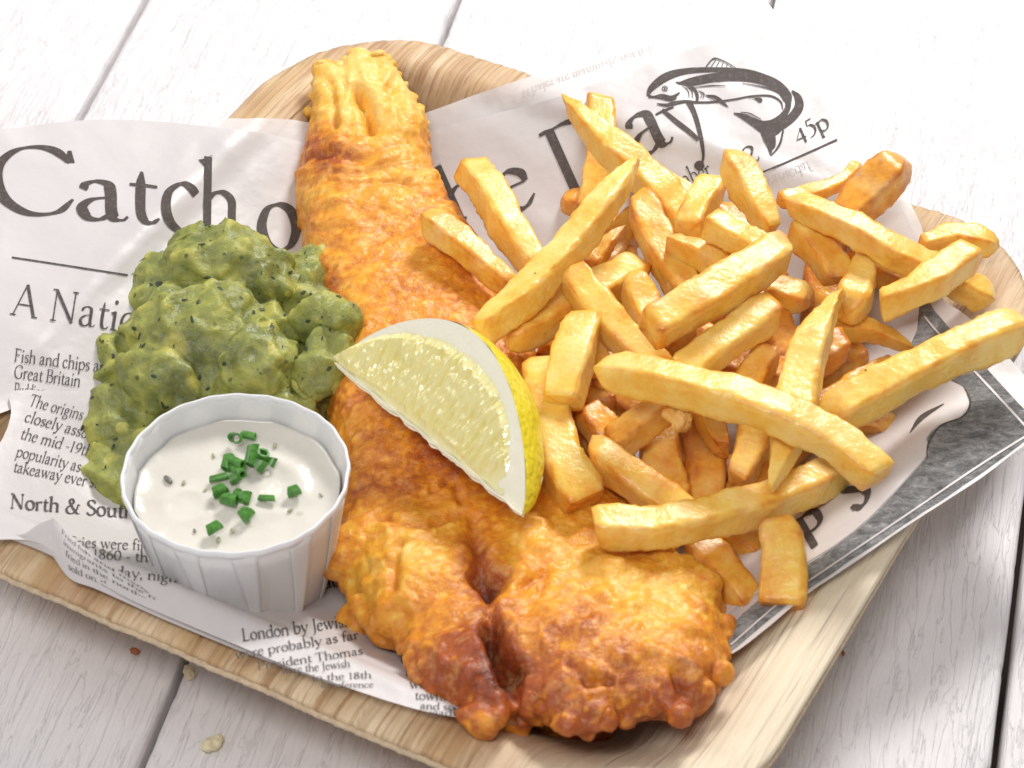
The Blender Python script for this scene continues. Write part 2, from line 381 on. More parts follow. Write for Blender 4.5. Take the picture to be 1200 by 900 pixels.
    for i in range(na):
        u, v = L[i]*rr[i]; z = Vt[(nr-1)*na+i, 2]
        out = np.array([u, v]) - np.array([np.clip(u, -HALF+CR, HALF-CR), np.clip(v, -HALF+CR, HALF-CR)]); out = out / max(np.linalg.norm(out), 1e-6)
        jag = .25*noise(np.array([[i*.9, 0, 3.]]))[0]
        for k in range(RFn):
            a = math.pi/2 - math.pi*k/(RFn-1) ; rad = .95 + jag*.5
            rv.append((u + out[0]*rad*math.cos(a)*.8, v + out[1]*rad*math.cos(a)*.8, z - .8 + rad*math.sin(a)))
    RFc = [(i*RFn+k, i*RFn+k+1, ((i+1) % na)*RFn+k+1, ((i+1) % na)*RFn+k) for i in range(na) for k in range(RFn-1)]
    edge = mesh('rim', rv, RFc, m_plain('raw_leaf_edge', (.66, .52, .35), .8, bumps=(900, .9, .001), var=.35), t)
make_tray()
def w2t(x, y):
    dx, dy = x - TC[0], y - TC[1]; return dx*tu[0] + dy*tu[1], dx*tv[0] + dy*tv[1]

# ------------------------------------------------------------------ paper surfaces
def paper_h(off, wp=62, seed=0., lift=None, wr=1.0):
    def h(x, y):
        x = np.asarray(x, float); y = np.asarray(y, float)
        u, v = w2t(x, y); d = tray_d(u, v, HALF, 60)
        base = 5.5 + (R - 4.0) * (1 - sst(0, 1, d / wp)) + .10 * np.maximum(0, -d)
        t = np.where(d > 0, tray_z(np.clip(u, -HALF, HALF), np.clip(v, -HALF, HALF)), 0)
        z = np.maximum(base, t + 1.0)
        q = np.c_[x.ravel()*.018, y.ravel()*.018, np.full(x.size, seed)]
        q2 = np.c_[x.ravel()*.05+y.ravel()*.02, y.ravel()*.03, np.full(x.size, seed+4)]
        wv = (noise(q) * 2.6 + (.35 - np.abs(noise(q2))) * 1.3).reshape(x.shape) * wr
        z = z + off + wv + 2.2*wr + 1.2*sst(30, 0, d)
        if lift is not None: z = z + lift(x, y)
        return z
    return h
def cast(h, px, py):
    px = np.asarray(px, float).ravel(); py = np.asarray(py, float).ravel()
    zs = np.arange(75, -3, -1.5); prev = None; zt = np.full(len(px), np.nan); lo = np.zeros(len(px)); hi = np.full(len(px), 75.); found = np.zeros(len(px), bool)
    for z in zs:
        p = P(px, py, z); f = z - h(p[:, 0], p[:, 1])
        new = (~found) & (f <= 0); lo[new] = z; hi[new] = z + 1.5; found |= new
    for _ in range(12):
        mz = (lo+hi)/2; p = P(px, py, mz); f = mz - h(p[:, 0], p[:, 1]); up_ = f <= 0
        lo = np.where(up_, mz, lo); hi = np.where(up_, hi, mz)
    return P(px, py, (lo+hi)/2)
def sheet(name, h, polypx, m, spacing=2.2, smooth_n=4, parent=None):
    pp = spline(polypx, smooth_n, closed=True) if smooth_n > 1 else np.array(polypx, float)
    w3 = cast(h, pp[:, 0], pp[:, 1]); V2, F = fill(w3[:, :2], spacing)
    V = np.c_[V2, h(V2[:, 0], V2[:, 1])]
    return mesh(name, V, F, m, parent)
hA = paper_h(1.6, 62, 1.0); hB = paper_h(0.4, 62, 1.0, wr=.98); hC0 = paper_h(2.6, 50, 3.0, wr=.55); hE = paper_h(2.2, 62, 6.0, wr=.6)
hC = lambda x, y: np.maximum(hC0(x, y), hA(x, y) + .9) * sst(-70, -30, y) + hC0(x, y) * (1 - sst(-70, -30, y))
# headline sheet
head = sheet('headline_sheet', hA, [(-70, 165), (-30, 153), (20, 150), (60, 144), (120, 140), (180, 142), (225, 146), (280, 152), (330, 160), (365, 168), (430, 172), (490, 158), (530, 146), (585, 132), (640, 118),
    (700, 97), (760, 75), (830, 50), (878, 35), (893, 38), (930, 76), (990, 150), (1040, 215), (1066, 262), (1075, 300), (1060, 420), (900, 560), (700, 600), (500, 620), (300, 560), (150, 500), (100, 487), (40, 482), (12, 480), (-70, 476)], M['paper'], 2.0)
tag(head, 'white newspaper print sheet with the large headline Catch of the Day under the fish', 'paper')
back = sheet('backing_sheet', hB, [(250, 150), (290, 139), (340, 140), (365, 144), (440, 150), (505, 130), (560, 110), (640, 83), (700, 64), (760, 45), (820, 20), (885, -2), (905, 10), (960, 80), (1030, 175), (1066, 236), (1082, 292), (1040, 380), (800, 380), (500, 300), (300, 250)], M['back'], 3.0)
tag(back, 'thin translucent white sheet behind the headline sheet with faint mirrored writing', 'paper')
phs = sheet('photo_sheet', hE, [(1085, 350), (1112, 357), (1135, 372), (1165, 400), (1200, 440), (1232, 480), (1240, 505), (1200, 522), (1150, 560), (1065, 615), (1000, 660), (945, 697), (900, 735), (855, 768), (800, 790), (700, 760), (700, 600), (820, 480), (960, 400)], M['paper'], 2.0)
tag(phs, 'printed sheet with a grey photograph and white margin at the right rim', 'paper')
art = sheet('article_sheet', hC, [(14, 458), (60, 458), (110, 459), (200, 464), (330, 480), (450, 500), (600, 600), (680, 720), (690, 836), (650, 845), (600, 848), (550, 843), (500, 834), (450, 820), (400, 803), (340, 782), (280, 757),
    (215, 730), (160, 706), (115, 682), (75, 655), (45, 636), (12, 632), (-45, 632), (-50, 580), (-20, 545), (3, 514), (12, 490), (13, 478)], M['paper'], 2.0, 2)
tag(art, 'newspaper sheet with columns of article text beneath the peas and the sauce cup', 'paper')
# curled near edge of the article sheet: ruled patch between two 3D curves
def curve3(pts, n): return spline(np.array([P(x, y, z) for x, y, z in pts]), n)
def ruled(name, c0, c1, rows, bulge, m, parent):
    n = len(c0); V = []
    for j in range(rows+1):
        t = j/rows; p = c0*(1-t) + c1*t; p = p + np.array([0, 0, 1.0]) * (bulge*math.sin(math.pi*t)); V.append(p)
    V = np.vstack(V); F = [(j*n+i, j*n+i+1, (j+1)*n+i+1, (j+1)*n+i) for j in range(rows) for i in range(n-1)]
    return mesh(name, V, F, m, parent)
up_c = curve3([(63, 607, 40), (83, 627, 38), (105, 646, 37), (147, 674, 35), (190, 701, 33), (262, 737, 31.5), (333, 771, 31), (400, 798, 31)], 5)
lo_c = curve3([(62, 652, 33), (82, 678, 33), (112, 690, 32.5), (150, 707, 32), (190, 725, 32), (250, 750, 31.5), (300, 770, 31), (398, 805, 31)], 5)
ruled('curled_edge', up_c, lo_c, 6, 1.0, M['paper'], art)
wl = curve3([(10, 629, 33), (26, 626, 34), (44, 615, 37), (63, 607, 40)], 6); wl2 = curve3([(10, 631, 32), (26, 637, 32), (44, 644, 32), (62, 652, 33)], 6)
ruled('curled_corner', wl, wl2, 5, 1.2, M['paper'], art)

# ------------------------------------------------------------------ serif alphabet: pen strokes (x, y, extra width) in em units
Q = {}
def G(ch, adv, *strokes): Q[ch] = (adv, strokes)
# stroke = (points, kind) kind: 'c' curve, 'l' line; optional explicit widths as third value of each point
xh = .42
def sv(x, y, l=.07, r=.07): return ('s', [(x-l, y), (x+r, y)])          # serif
def stem(x, y0, y1): return ('l', [(x, y0), (x, y1)])
G('a', .44, ('c', [(.07, .31, .8), (.10, .37), (.18, .405), (.27, .38), (.29, .29), (.29, .12), (.31, .03), (.38, .02, .4), (.42, .06, .3)]), ('c', [(.29, .25, .4), (.14, .21), (.06, .12), (.10, .02), (.20, .01), (.29, .08, .5)]))
G('b', .50, stem(.10, .02, .70), ('f', [(.10, .70), (.03, .66)]), ('c', [(.10, .32, .4), (.20, .40), (.32, .40), (.42, .30), (.42, .14), (.33, .02), (.20, .00), (.10, .05, .5)]))
G('c', .40, ('c', [(.34, .33, .9), (.28, .39), (.19, .41), (.08, .33), (.05, .20), (.09, .07), (.19, .00), (.29, .02), (.37, .09, .3)]))
G('d', .50, stem(.40, .02, .70), ('f', [(.40, .70), (.33, .66)]), ('c', [(.40, .34, .5), (.30, .40), (.17, .39), (.07, .29), (.06, .15), (.13, .03), (.24, .00), (.34, .03), (.40, .10, .5)]), sv(.44, .015, .03, .05))
G('e', .42, ('l', [(.08, .25, .5), (.34, .25, .5)]), ('c', [(.35, .25, .6), (.33, .35), (.21, .41), (.10, .35), (.05, .21), (.08, .08), (.18, .00), (.28, .01), (.38, .09, .3)]))
G('f', .30, ('c', [(.33, .66, .8), (.26, .71), (.17, .66), (.13, .52), (.13, .02)]), ('s', [(.02, .40), (.27, .40)]), sv(.13, .012))
G('g', .46, ('c', [(.20, .41), (.10, .36), (.08, .27), (.14, .18), (.22, .16), (.31, .21), (.33, .31), (.28, .39), (.20, .41)]), ('c', [(.16, .16, .5), (.09, .08), (.16, .03), (.32, .00), (.38, -.10), (.26, -.21), (.12, -.20), (.05, -.12), (.12, -.02, .6)]), ('l', [(.32, .38, .5), (.43, .40, .8)]))
G('h', .52, stem(.10, .02, .70), ('f', [(.10, .70), (.03, .66)]), ('c', [(.10, .30, .4), (.18, .38), (.29, .40), (.39, .34), (.40, .22), (.40, .02)]), sv(.10, .012), sv(.41, .012))
G('i', .24, stem(.12, .02, .39), ('f', [(.12, .40), (.05, .36)]), sv(.12, .012), ('d', [(.12, .59)]))
G('j', .24, ('c', [(.13, .40), (.13, .0), (.11, -.14), (.02, -.21, .6)]), ('d', [(.12, .59)]))
G('k', .48, stem(.10, .02, .70), ('f', [(.10, .70), (.03, .66)]), ('l', [(.12, .19, .5), (.36, .39, .5)]), ('l', [(.19, .25), (.43, .02)]), sv(.10, .012), sv(.42, .012, .08, .05), sv(.34, .395))
G('l', .24, stem(.12, .02, .70), ('f', [(.12, .70), (.05, .66)]), sv(.12, .012))
G('m', .78, stem(.10, .02, .39), ('f', [(.10, .40), (.03, .36)]), ('c', [(.10, .30, .4), (.19, .39), (.30, .39), (.37, .30), (.37, .02)]), ('c', [(.37, .30, .4), (.46, .39), (.57, .39), (.65, .30), (.65, .02)]), sv(.10, .012), sv(.37, .012), sv(.66, .012))
G('n', .52, stem(.10, .02, .39), ('f', [(.10, .40), (.03, .36)]), ('c', [(.10, .30, .4), (.19, .38), (.30, .40), (.39, .33), (.40, .20), (.40, .02)]), sv(.10, .012), sv(.41, .012))
G('o', .47, ('c', [(.235, .41), (.11, .36), (.055, .21), (.11, .06), (.235, .0), (.36, .05), (.415, .20), (.36, .35), (.235, .41)]))
G('p', .51, stem(.10, -.20, .39), ('f', [(.10, .40), (.03, .36)]), ('c', [(.10, .31, .4), (.20, .39), (.32, .40), (.43, .31), (.44, .15), (.35, .03), (.22, .00), (.10, .05, .5)]), sv(.10, -.21))
G('q', .50, stem(.40, -.20, .39), ('c', [(.40, .34, .5), (.30, .40), (.17, .39), (.07, .29), (.06, .15), (.13, .03), (.24, .00), (.40, .08, .5)]), sv(.40, -.21))
G('r', .34, stem(.10, .02, .39), ('f', [(.10, .40), (.03, .36)]), ('c', [(.10, .28, .4), (.17, .37), (.25, .40), (.31, .36, .9)]), sv(.10, .012))
G('s', .35, ('c', [(.29, .32, .5), (.24, .39), (.15, .40), (.07, .33), (.11, .25), (.22, .19), (.29, .11), (.23, .02), (.13, .01), (.05, .08, .5)]))
G('t', .30, ('c', [(.14, .55, .3), (.13, .40), (.13, .12), (.17, .02), (.24, .01), (.30, .06, .3)]), ('s', [(.03, .40), (.28, .40)]))
G('u', .52, ('c', [(.11, .40), (.11, .15), (.15, .03), (.26, .01), (.38, .10, .5)]), stem(.40, .02, .40), ('f', [(.11, .40), (.04, .38)]), ('f', [(.40, .40), (.33, .38)]), sv(.44, .015, .02, .05))
G('v', .46, ('l', [(.07, .39), (.24, .01)]), ('l', [(.24, .01, .4), (.40, .39, .6)]), sv(.08, .40), sv(.38, .40, .06, .06))
G('w', .68, ('l', [(.07, .39), (.22, .01)]), ('l', [(.22, .01, .4), (.34, .37, .6)]), ('l', [(.34, .39), (.47, .01)]), ('l', [(.47, .01, .4), (.61, .39, .6)]), sv(.08, .40), sv(.34, .40), sv(.60, .40, .06, .06))
G('y', .46, ('l', [(.06, .39), (.24, .04)]), ('c', [(.41, .39, .5), (.27, .06, .6), (.18, -.13), (.09, -.21, .8)]), sv(.07, .40), sv(.40, .40, .06, .06), ('d', [(.08, -.19)]))
G('A', .66, ('l', [(.06, .01, .5), (.31, .67, .5)]), ('l', [(.31, .67), (.56, .01)]), ('s', [(.15, .24), (.46, .24)]), sv(.06, .012), sv(.58, .012))
G('B', .56, stem(.12, .01, .66), ('c', [(.12, .66, .4), (.30, .66), (.42, .60), (.42, .44), (.30, .36), (.12, .36, .4)]), ('c', [(.12, .36, .4), (.34, .36), (.49, .28), (.49, .11), (.36, .01), (.12, .01, .4)]), sv(.08, .012), sv(.08, .66))
G('C', .66, ('c', [(.60, .52, .35), (.50, .63), (.36, .67), (.20, .63), (.08, .49), (.055, .32), (.11, .14), (.24, .02), (.38, -.01), (.52, .03), (.62, .15, .3)]), ('l', [(.60, .52, .8), (.60, .64, .3)]))
G('D', .72, stem(.14, .01, .66), ('c', [(.14, .66, .4), (.32, .67), (.50, .61), (.64, .48), (.65, .28), (.56, .10), (.38, .01), (.14, .01, .4)]), sv(.10, .012), sv(.10, .66))
G('F', .52, stem(.13, .01, .66), ('s', [(.13, .655), (.46, .655)]), ('s', [(.13, .35), (.37, .35)]), ('l', [(.46, .66, .4), (.47, .54, .3)]), ('l', [(.37, .41, .3), (.37, .29, .3)]), sv(.13, .012), sv(.10, .66))
G('G', .70, ('c', [(.58, .52, .4), (.48, .64), (.34, .67), (.18, .62), (.07, .48), (.06, .28), (.13, .10), (.28, .00), (.42, .00), (.56, .06)]), stem(.57, .04, .28), sv(.58, .29), ('l', [(.58, .52, .5), (.58, .64, .3)]))
G('J', .30, ('c', [(.17, .66), (.17, .08), (.14, -.10), (.03, -.19, .6)]), sv(.17, .66))
G('L', .52, stem(.13, .01, .66), ('s', [(.13, .012), (.45, .012)]), ('l', [(.45, .01, .4), (.48, .14, .3)]), sv(.13, .66), sv(.10, .012))
G('M', .80, ('l', [(.12, .01, .5), (.15, .66, .5)]), ('l', [(.15, .66), (.40, .03)]), ('l', [(.40, .03, .4), (.66, .66, .5)]), ('l', [(.66, .66), (.69, .01)]), sv(.12, .012), sv(.70, .012), sv(.12, .66), sv(.68, .66))
G('N', .72, ('l', [(.13, .01, .45), (.13, .66, .45)]), ('l', [(.12, .66), (.58, .01)]), ('l', [(.58, .01, .45), (.58, .66, .45)]), sv(.13, .012), sv(.10, .66), sv(.58, .66))
G('P', .54, stem(.13, .01, .66), ('c', [(.13, .66, .4), (.32, .66), (.47, .59), (.47, .40), (.34, .31), (.15, .31, .4)]), sv(.13, .012), sv(.10, .66))
G('S', .48, ('c', [(.41, .53, .4), (.34, .64), (.21, .67), (.09, .59), (.10, .46), (.24, .36), (.38, .27), (.42, .14), (.31, .02), (.17, .00), (.06, .11, .4)]), ('l', [(.41, .53, .5), (.41, .64, .3)]), ('l', [(.06, .11, .5), (.06, .01, .3)]))
G('T', .60, stem(.30, .01, .66), ('s', [(.04, .655), (.56, .655)]), ('l', [(.04, .66, .4), (.03, .54, .3)]), ('l', [(.56, .66, .4), (.57, .54, .3)]), sv(.30, .012))
G('W', .92, ('l', [(.06, .66), (.26, .01)]), ('l', [(.26, .01, .4), (.45, .62, .5)]), ('l', [(.44, .66), (.65, .01)]), ('l', [(.65, .01, .4), (.86, .66, .5)]), sv(.06, .66), sv(.45, .66), sv(.86, .66))
G('&', .74, ('c', [(.60, .40, .5), (.52, .16), (.36, .01), (.18, .00), (.07, .12), (.12, .27), (.30, .40), (.38, .54), (.30, .66), (.20, .60), (.22, .46), (.38, .22), (.56, .03), (.70, .02, .4)]), sv(.62, .40))
G('1', .36, stem(.18, .01, .60), ('l', [(.18, .62, .5), (.08, .55, .4)]), sv(.18, .012))
G('2', .46, ('c', [(.08, .46, .6), (.14, .58), (.25, .62), (.36, .54), (.34, .40), (.20, .20), (.06, .03, .4)]), ('l', [(.06, .03), (.40, .03)]), ('l', [(.40, .03, .5), (.43, .13, .3)]))
G('4', .46, ('l', [(.33, -.10), (.33, .46)]), ('l', [(.33, .46, .4), (.03, .09, .4)]), ('s', [(.03, .09), (.43, .09)]))
G('5', .44, ('l', [(.14, .42, .5), (.17, .62, .5)]), ('l', [(.17, .60), (.38, .62)]), ('c', [(.14, .40, .4), (.26, .41), (.37, .30), (.36, .13), (.22, .00), (.07, -.02, .5)]))
G('6', .46, ('c', [(.38, .61, .4), (.20, .50), (.08, .30), (.09, .10), (.20, .00), (.34, .04), (.40, .18), (.34, .32), (.22, .35), (.10, .25, .5)]))
G('8', .46, ('c', [(.23, .62), (.11, .55), (.11, .42), (.23, .34), (.36, .24), (.37, .09), (.23, .0), (.09, .08), (.09, .22), (.23, .33), (.34, .43), (.34, .55), (.23, .62)]))
G('9', .46, ('c', [(.10, .01, .4), (.28, .12), (.39, .32), (.37, .52), (.24, .61), (.11, .54), (.07, .40), (.14, .28), (.26, .27), (.38, .37, .5)]))
G('0', .47, ('c', [(.235, .61), (.11, .53), (.06, .30), (.11, .07), (.235, .0), (.36, .08), (.41, .31), (.36, .54), (.235, .61)]))
G('-', .32, ('s', [(.05, .20), (.27, .20)]))
G(',', .22, ('c', [(.10, .04), (.12, -.02), (.06, -.12, .4)]), ('d', [(.10, .03)]))
G('.', .22, ('d', [(.10, .03)]))
G(' ', .24)
class Ink:
    """collects flat print that lies on one paper surface"""
    def __init__(s): s.px = []; s.py = []; s.F = []; s.off = []; s.k = 0
    def strip(s, L, Rr):
        b = sum(len(a) for a in s.px); n = len(L); s.px.append(np.concatenate([L[:, 0], Rr[:, 0]])); s.py.append(np.concatenate([L[:, 1], Rr[:, 1]]))
        s.F += [(b+i, b+i+1, b+n+i+1, b+n+i) for i in range(n-1)]; s.off.append(np.full(2*n, .18 + .012 * (s.k % 9))); s.k += 1
    def ribbon(s, pts, n=6, curve=True):
        """pts: (x, y, width) in pixels"""
        p = np.asarray(pts, float); q = spline(p, n) if curve and len(p) > 2 else np.vstack([np.linspace(p[i], p[i+1], n+1)[:-1] for i in range(len(p)-1)] + [p[-1:]])
        d = np.gradient(q[:, :2], axis=0); d /= np.maximum(np.linalg.norm(d, axis=1), 1e-9)[:, None]; nn = np.c_[-d[:, 1], d[:, 0]]
        wdt = np.maximum(q[:, 2], .3)[:, None]/2; s.strip(q[:, :2] + nn*wdt, q[:, :2] - nn*wdt)
    def glyph(s, ch, o, ex, ey, wt=.085, thin=.028, n=5, slant=0.):
        """o = pixel of the baseline origin, ex/ey = pixels per em along and up"""
        adv, st = Q.get(ch, Q[' ']); o = np.array(o, float); ex = np.array(ex, float); ey = np.array(ey, float)
        T = lambda q: o + (q[:, :1] + slant*q[:, 1:2])*ex + q[:, 1:2]*ey
        for kind, pts in st:
            if kind == 'd':
                a = np.linspace(0, 2*math.pi, 9); r = wt*.62; c = np.array(pts[0][:2]); L = np.c_[c[0]+r*np.cos(a), c[1]+r*np.sin(a)]; s.strip(T(L), T(np.repeat(c[None], 9, 0))); continue
            p = np.array([(q[0], q[1], q[2] if len(q) > 2 else 1.) for q in pts], float)
            if kind == 's':
                L = np.array([[p[0, 0], p[0, 1]-thin*.55], [p[1, 0], p[1, 1]-thin*.55]]); Rr = L + [0, thin*1.1]; L = np.vstack([L[0], L.mean(0), L[1]]); Rr = np.vstack([Rr[0], Rr.mean(0)+[0, thin*.3], Rr[1]])
                s.strip(T(L), T(Rr)); continue
            if kind == 'f':
                a, b = p[0, :2], p[1, :2]; wv = wt*.5
                L = np.array([[a[0]-wv, a[1]-.09], [a[0]-wv*.2, a[1]-.01], [a[0]+wv, a[1]+.015]]); Rr = np.array([[b[0]-wv, b[1]], [b[0], b[1]+.01], [a[0]+wv, a[1]+.02]]); s.strip(T(L), T(Rr)); continue
            closed = kind == 'c' and np.allclose(p[0, :2], p[-1, :2])
            q = (np.vstack([spline(p[:-1], n, True), p[:1]]) if closed else spline(p, n)) if kind == 'c' else np.linspace(p[0], p[-1], 5)
            d = np.gradient(q[:, :2], axis=0)
            if closed: d[0] = d[-1] = q[1, :2] - q[-2, :2]
            d /= np.maximum(np.linalg.norm(d, axis=1), 1e-9)[:, None]; nn = np.c_[-d[:, 1], d[:, 0]]
            ang = np.arctan2(d[:, 1], d[:, 0]); wd = thin + (wt-thin) * np.abs(np.sin(ang - .26))**1.3
            fac = q[:, 2] if kind == 'c' else q[:, 2]
            wd = np.maximum(wd*np.clip(fac, .25, 1.2), thin*.8)[:, None] / 2
            s.strip(T(q[:, :2] + nn*wd), T(q[:, :2] - nn*wd))
        return adv
    def text(s, txt, p0, p1, height, wt=.085, thin=.035, slant=0., flip=False, bend=0., n=3, tilt=None, skip=0):
        """baseline from pixel p0 to p1, cap height in pixels"""
        tot = sum(Q.get(c, Q[' '])[0] for c in txt); p0 = np.array(p0, float); p1 = np.array(p1, float); d = (p1-p0)/tot
        nrm = np.array([d[1], -d[0]]); nrm /= np.linalg.norm(nrm)
        if tilt is not None: nrm = np.array(tilt, float)
        x = 0
        for i, c in enumerate(txt):
            o = p0 + d*x + np.array([0, bend*4*(x/tot)*(1-x/tot)])
            if i >= skip: s.glyph(c, o, d, nrm*height/.66*(-1 if flip else 1), wt, thin, n, slant)
            x += Q.get(c, Q[' '])[0]
    def poly(s, pts, n=3):
        s.polyq = getattr(s, 'polyq', []); s.polyq.append(spline(pts, n, closed=True) if n > 1 else np.array(pts, float))
    def build(s, name, h, m, parent, extra=0.):
        px = np.concatenate(s.px); py = np.concatenate(s.py); off = np.concatenate(s.off) + extra
        V = cast(h, px, py); V[:, 2] += off
        V += (CAM - V) / np.linalg.norm(CAM - V, axis=1)[:, None] * .05
        o = mesh(name, V, s.F, m, parent); return o
def patch(name, h, pts, m, parent, off, n=3, spacing=1.4):
    pp = spline(pts, n, closed=True) if n > 1 else np.array(pts, float)
    w3 = cast(h, pp[:, 0], pp[:, 1]); V2, F = fill(w3[:, :2], spacing); V = np.c_[V2, h(V2[:, 0], V2[:, 1]) + off]
    return mesh(name, V, F, m, parent)
class Lines:
    def __init__(s, name, h, m, parent): s.a = (name, h, m, parent)
    def text(s, *a, **k): i = Ink(); i.text(*a, **k); i.build(*s.a)
    def ribbon(s, *a, **k): i = Ink(); i.ribbon(*a, **k); i.build('rule_line', *s.a[1:])
# headline
def L_(ch, x0, ybase, wpx, hx, hy, wt=.095, thin=.026):
    H = Ink(); H.glyph(ch, (x0, ybase), (wpx, hx), hy, wt, thin, 12); H.build('letter', hA, M['bold'], head)
L_('C', -12, 249, 158, 4, (-2, -116), .098)
L_('a', 88, 256, 148, 12, (-4, -112), .098)
L_('t', 148, 259, 130, 14, (0, -108), .092)
L_('c', 188, 268, 122, 14, (2, -134), .098)
L_('h', 233, 275, 96, 14, (2, -132), .10)
L_('o', 300, 292, 112, 6, (3, -130), .108)
rx, ry = np.array([math.cos(math.radians(-24)), math.sin(math.radians(-24))]), np.array([-math.sin(math.radians(24)), -math.cos(math.radians(24))])
def R_(ch, o, em, emy=None, wt=.10):
    H = Ink(); H.glyph(ch, o, rx*em, ry*(emy or em), wt, .028, 12); H.build('letter', hA, M['bold'], head)
R_('t', (488, 292), 100, 104); R_('h', (530, 264), 112, 100); R_('e', (590, 254), 116, 112)
R_('D', (660, 232), 118, 118); R_('a', (744, 188), 122, 116)
fx = lambda pts, k=1.3: [(740 + a/4.615, 50 + b/4.615, c/4.615*k) for a, b, c in pts]
H = Ink(); H.ribbon(fx([(130, 392, 10), (178, 368, 13), (228, 350, 9)], 1), 4); H.ribbon(fx([(165, 365, 20), (240, 428, 28), (310, 482, 28), (362, 528, 22)], 1), 6)
H.ribbon(fx([(310, 322, 34), (338, 380, 28), (360, 450, 26), (380, 540, 22), (388, 610, 15), (382, 655, 12)], 1), 6)
H.ribbon([(740+a/4.615, 50+b/4.615, c/4.615) for a, b, c in ((338, 668, 14), (350, 668, 44), (366, 668, 56), (382, 668, 46), (394, 668, 14))], 4, False)
H.build('letter', hA, M['bold'], head)
B_ = Lines('print_line', hA, M['ink'], head)
B_.ribbon([(14, 302, 2.0), (80, 312, 2.0), (150, 323, 2.2)]); B_.ribbon([(886, 205.5, 2.0), (932, 186, 2.0), (981, 164, 2.2)])
B_.text('A Nation', (12, 369), (186, 396), 37, .075, .022, n=5)
B_.text('Fish and chips are', (16, 424), (128, 438), 15, .085, .035, n=4); B_.text('Great Britain', (16, 443), (94, 454), 15, .085, .035, n=4)
B_.text('Pudding', (16, 463), (52, 467), 14)
B_.text('45p', (934, 168), (974, 150), 21, .095, .03, n=6); B_.text('mber', (797, 224), (836, 207), 22, .085, .03, n=6)
B_.text('2', (874, 196), (892, 187), 22, .085, .03, n=6)
Fn = Ink()
Fn.text('Whales are mammals, not fish', (610, 106), (765, 52), 9, .07, .03, flip=True); Fn.text('mammals, not fish', (512, 160), (575, 133), 6, .06, .03, flip=True)
Fn.build('mirrored_print', lambda x, y: np.maximum(hA(x, y)*0 + hB(x, y), hB(x, y)), M['faint'], back)
Fg = Ink(); Fg.text('yapucdaf', (896, 210), (948, 188), 12, .07, .03, flip=True); Fg.build('show_through', hA, M['faint'], head)
# salmon emblem (zoomed-crop coordinates -> photo pixels)
FS = Ink()
for pts in (
    [(86, 290, 10), (110, 245, 26), (190, 185, 34), (300, 155, 24), (450, 148, 20), (600, 156, 22), (700, 180, 22), (790, 222, 26), (850, 280, 20), (862, 320, 8)],
    [(250, 222, 6), (330, 212, 34), (450, 190, 36), (600, 184, 40), (710, 206, 36), (790, 245, 34), (838, 300, 28), (846, 350, 24), (815, 400, 26), (760, 432, 22), (700, 432, 8)],
    [(868, 262, 8), (900, 300, 30), (905, 350, 38), (868, 405, 36), (810, 450, 34), (760, 470, 30)],
    [(345, 325, 9), (430, 324, 8), (550, 310, 7), (650, 291, 6), (750, 290, 8), (805, 320, 8), (818, 362, 5)],
    [(340, 245, 3), (430, 235, 5), (510, 236, 2)], [(600, 222, 2), (700, 240, 5), (790, 270, 6), (826, 320, 3)],
    [(92, 292, 14), (120, 296, 8), (165, 288, 12), (215, 300, 16), (262, 272, 4)], [(108, 296, 8), (150, 300, 9), (212, 312, 10), (245, 300, 4)],
    [(138, 334, 5), (190, 340, 12), (240, 328, 14), (300, 320, 10), (350, 326, 8)],
    [(240, 216, 5), (300, 226, 10), (345, 262, 14), (356, 305, 12), (345, 326, 6)], [(290, 232, 3), (325, 262, 5), (330, 300, 3)], [(272, 232, 2), (305, 262, 4), (312, 300, 2)],
    [(362, 262, 3), (392, 280, 5), (385, 306, 2)], [(372, 300, 2), (382, 285, 3), (372, 270, 2)],
    [(400, 288, 4), (450, 296, 14), (490, 325, 16), (524, 352, 2)], [(400, 286, 3), (440, 312, 3), (470, 330, 2)],
    [(630, 298, 2), (665, 304, 5), (695, 314, 20), (704, 322, 8)],
    [(402, 134, 4), (425, 105, 5), (450, 88, 6), (500, 104, 5), (562, 138, 3)], [(430, 134, 3), (455, 96, 4)], [(458, 134, 3), (475, 104, 3)], [(486, 136, 3), (496, 110, 3)], [(512, 138, 3), (518, 118, 3)], [(536, 138, 2), (538, 126, 3)],
    [(552, 384, 4), (600, 400, 22), (660, 432, 34), (720, 462, 52), (770, 470, 50), (806, 452, 30)], [(590, 380, 4), (640, 386, 5), (700, 418, 4)],
    [(735, 470, 66), (745, 520, 52), (750, 560, 30), (752, 610, 4)], [(820, 476, 8), (806, 540, 9), (780, 585, 6), (754, 612, 4)], [(772, 500, 10), (775, 550, 8), (768, 575, 3)],
    ): FS.ribbon(fx(pts), 6)
a = np.linspace(0, 2*math.pi, 12); FS.ribbon([(740+(180+14*math.cos(t))/4.615, 50+(250+12*math.sin(t))/4.615, 1.0) for t in a], 2); FS.ribbon(fx([(176, 250, 10), (184, 250, 10)]), 2)
FS.build('salmon_emblem', hA, M['bold'], head)
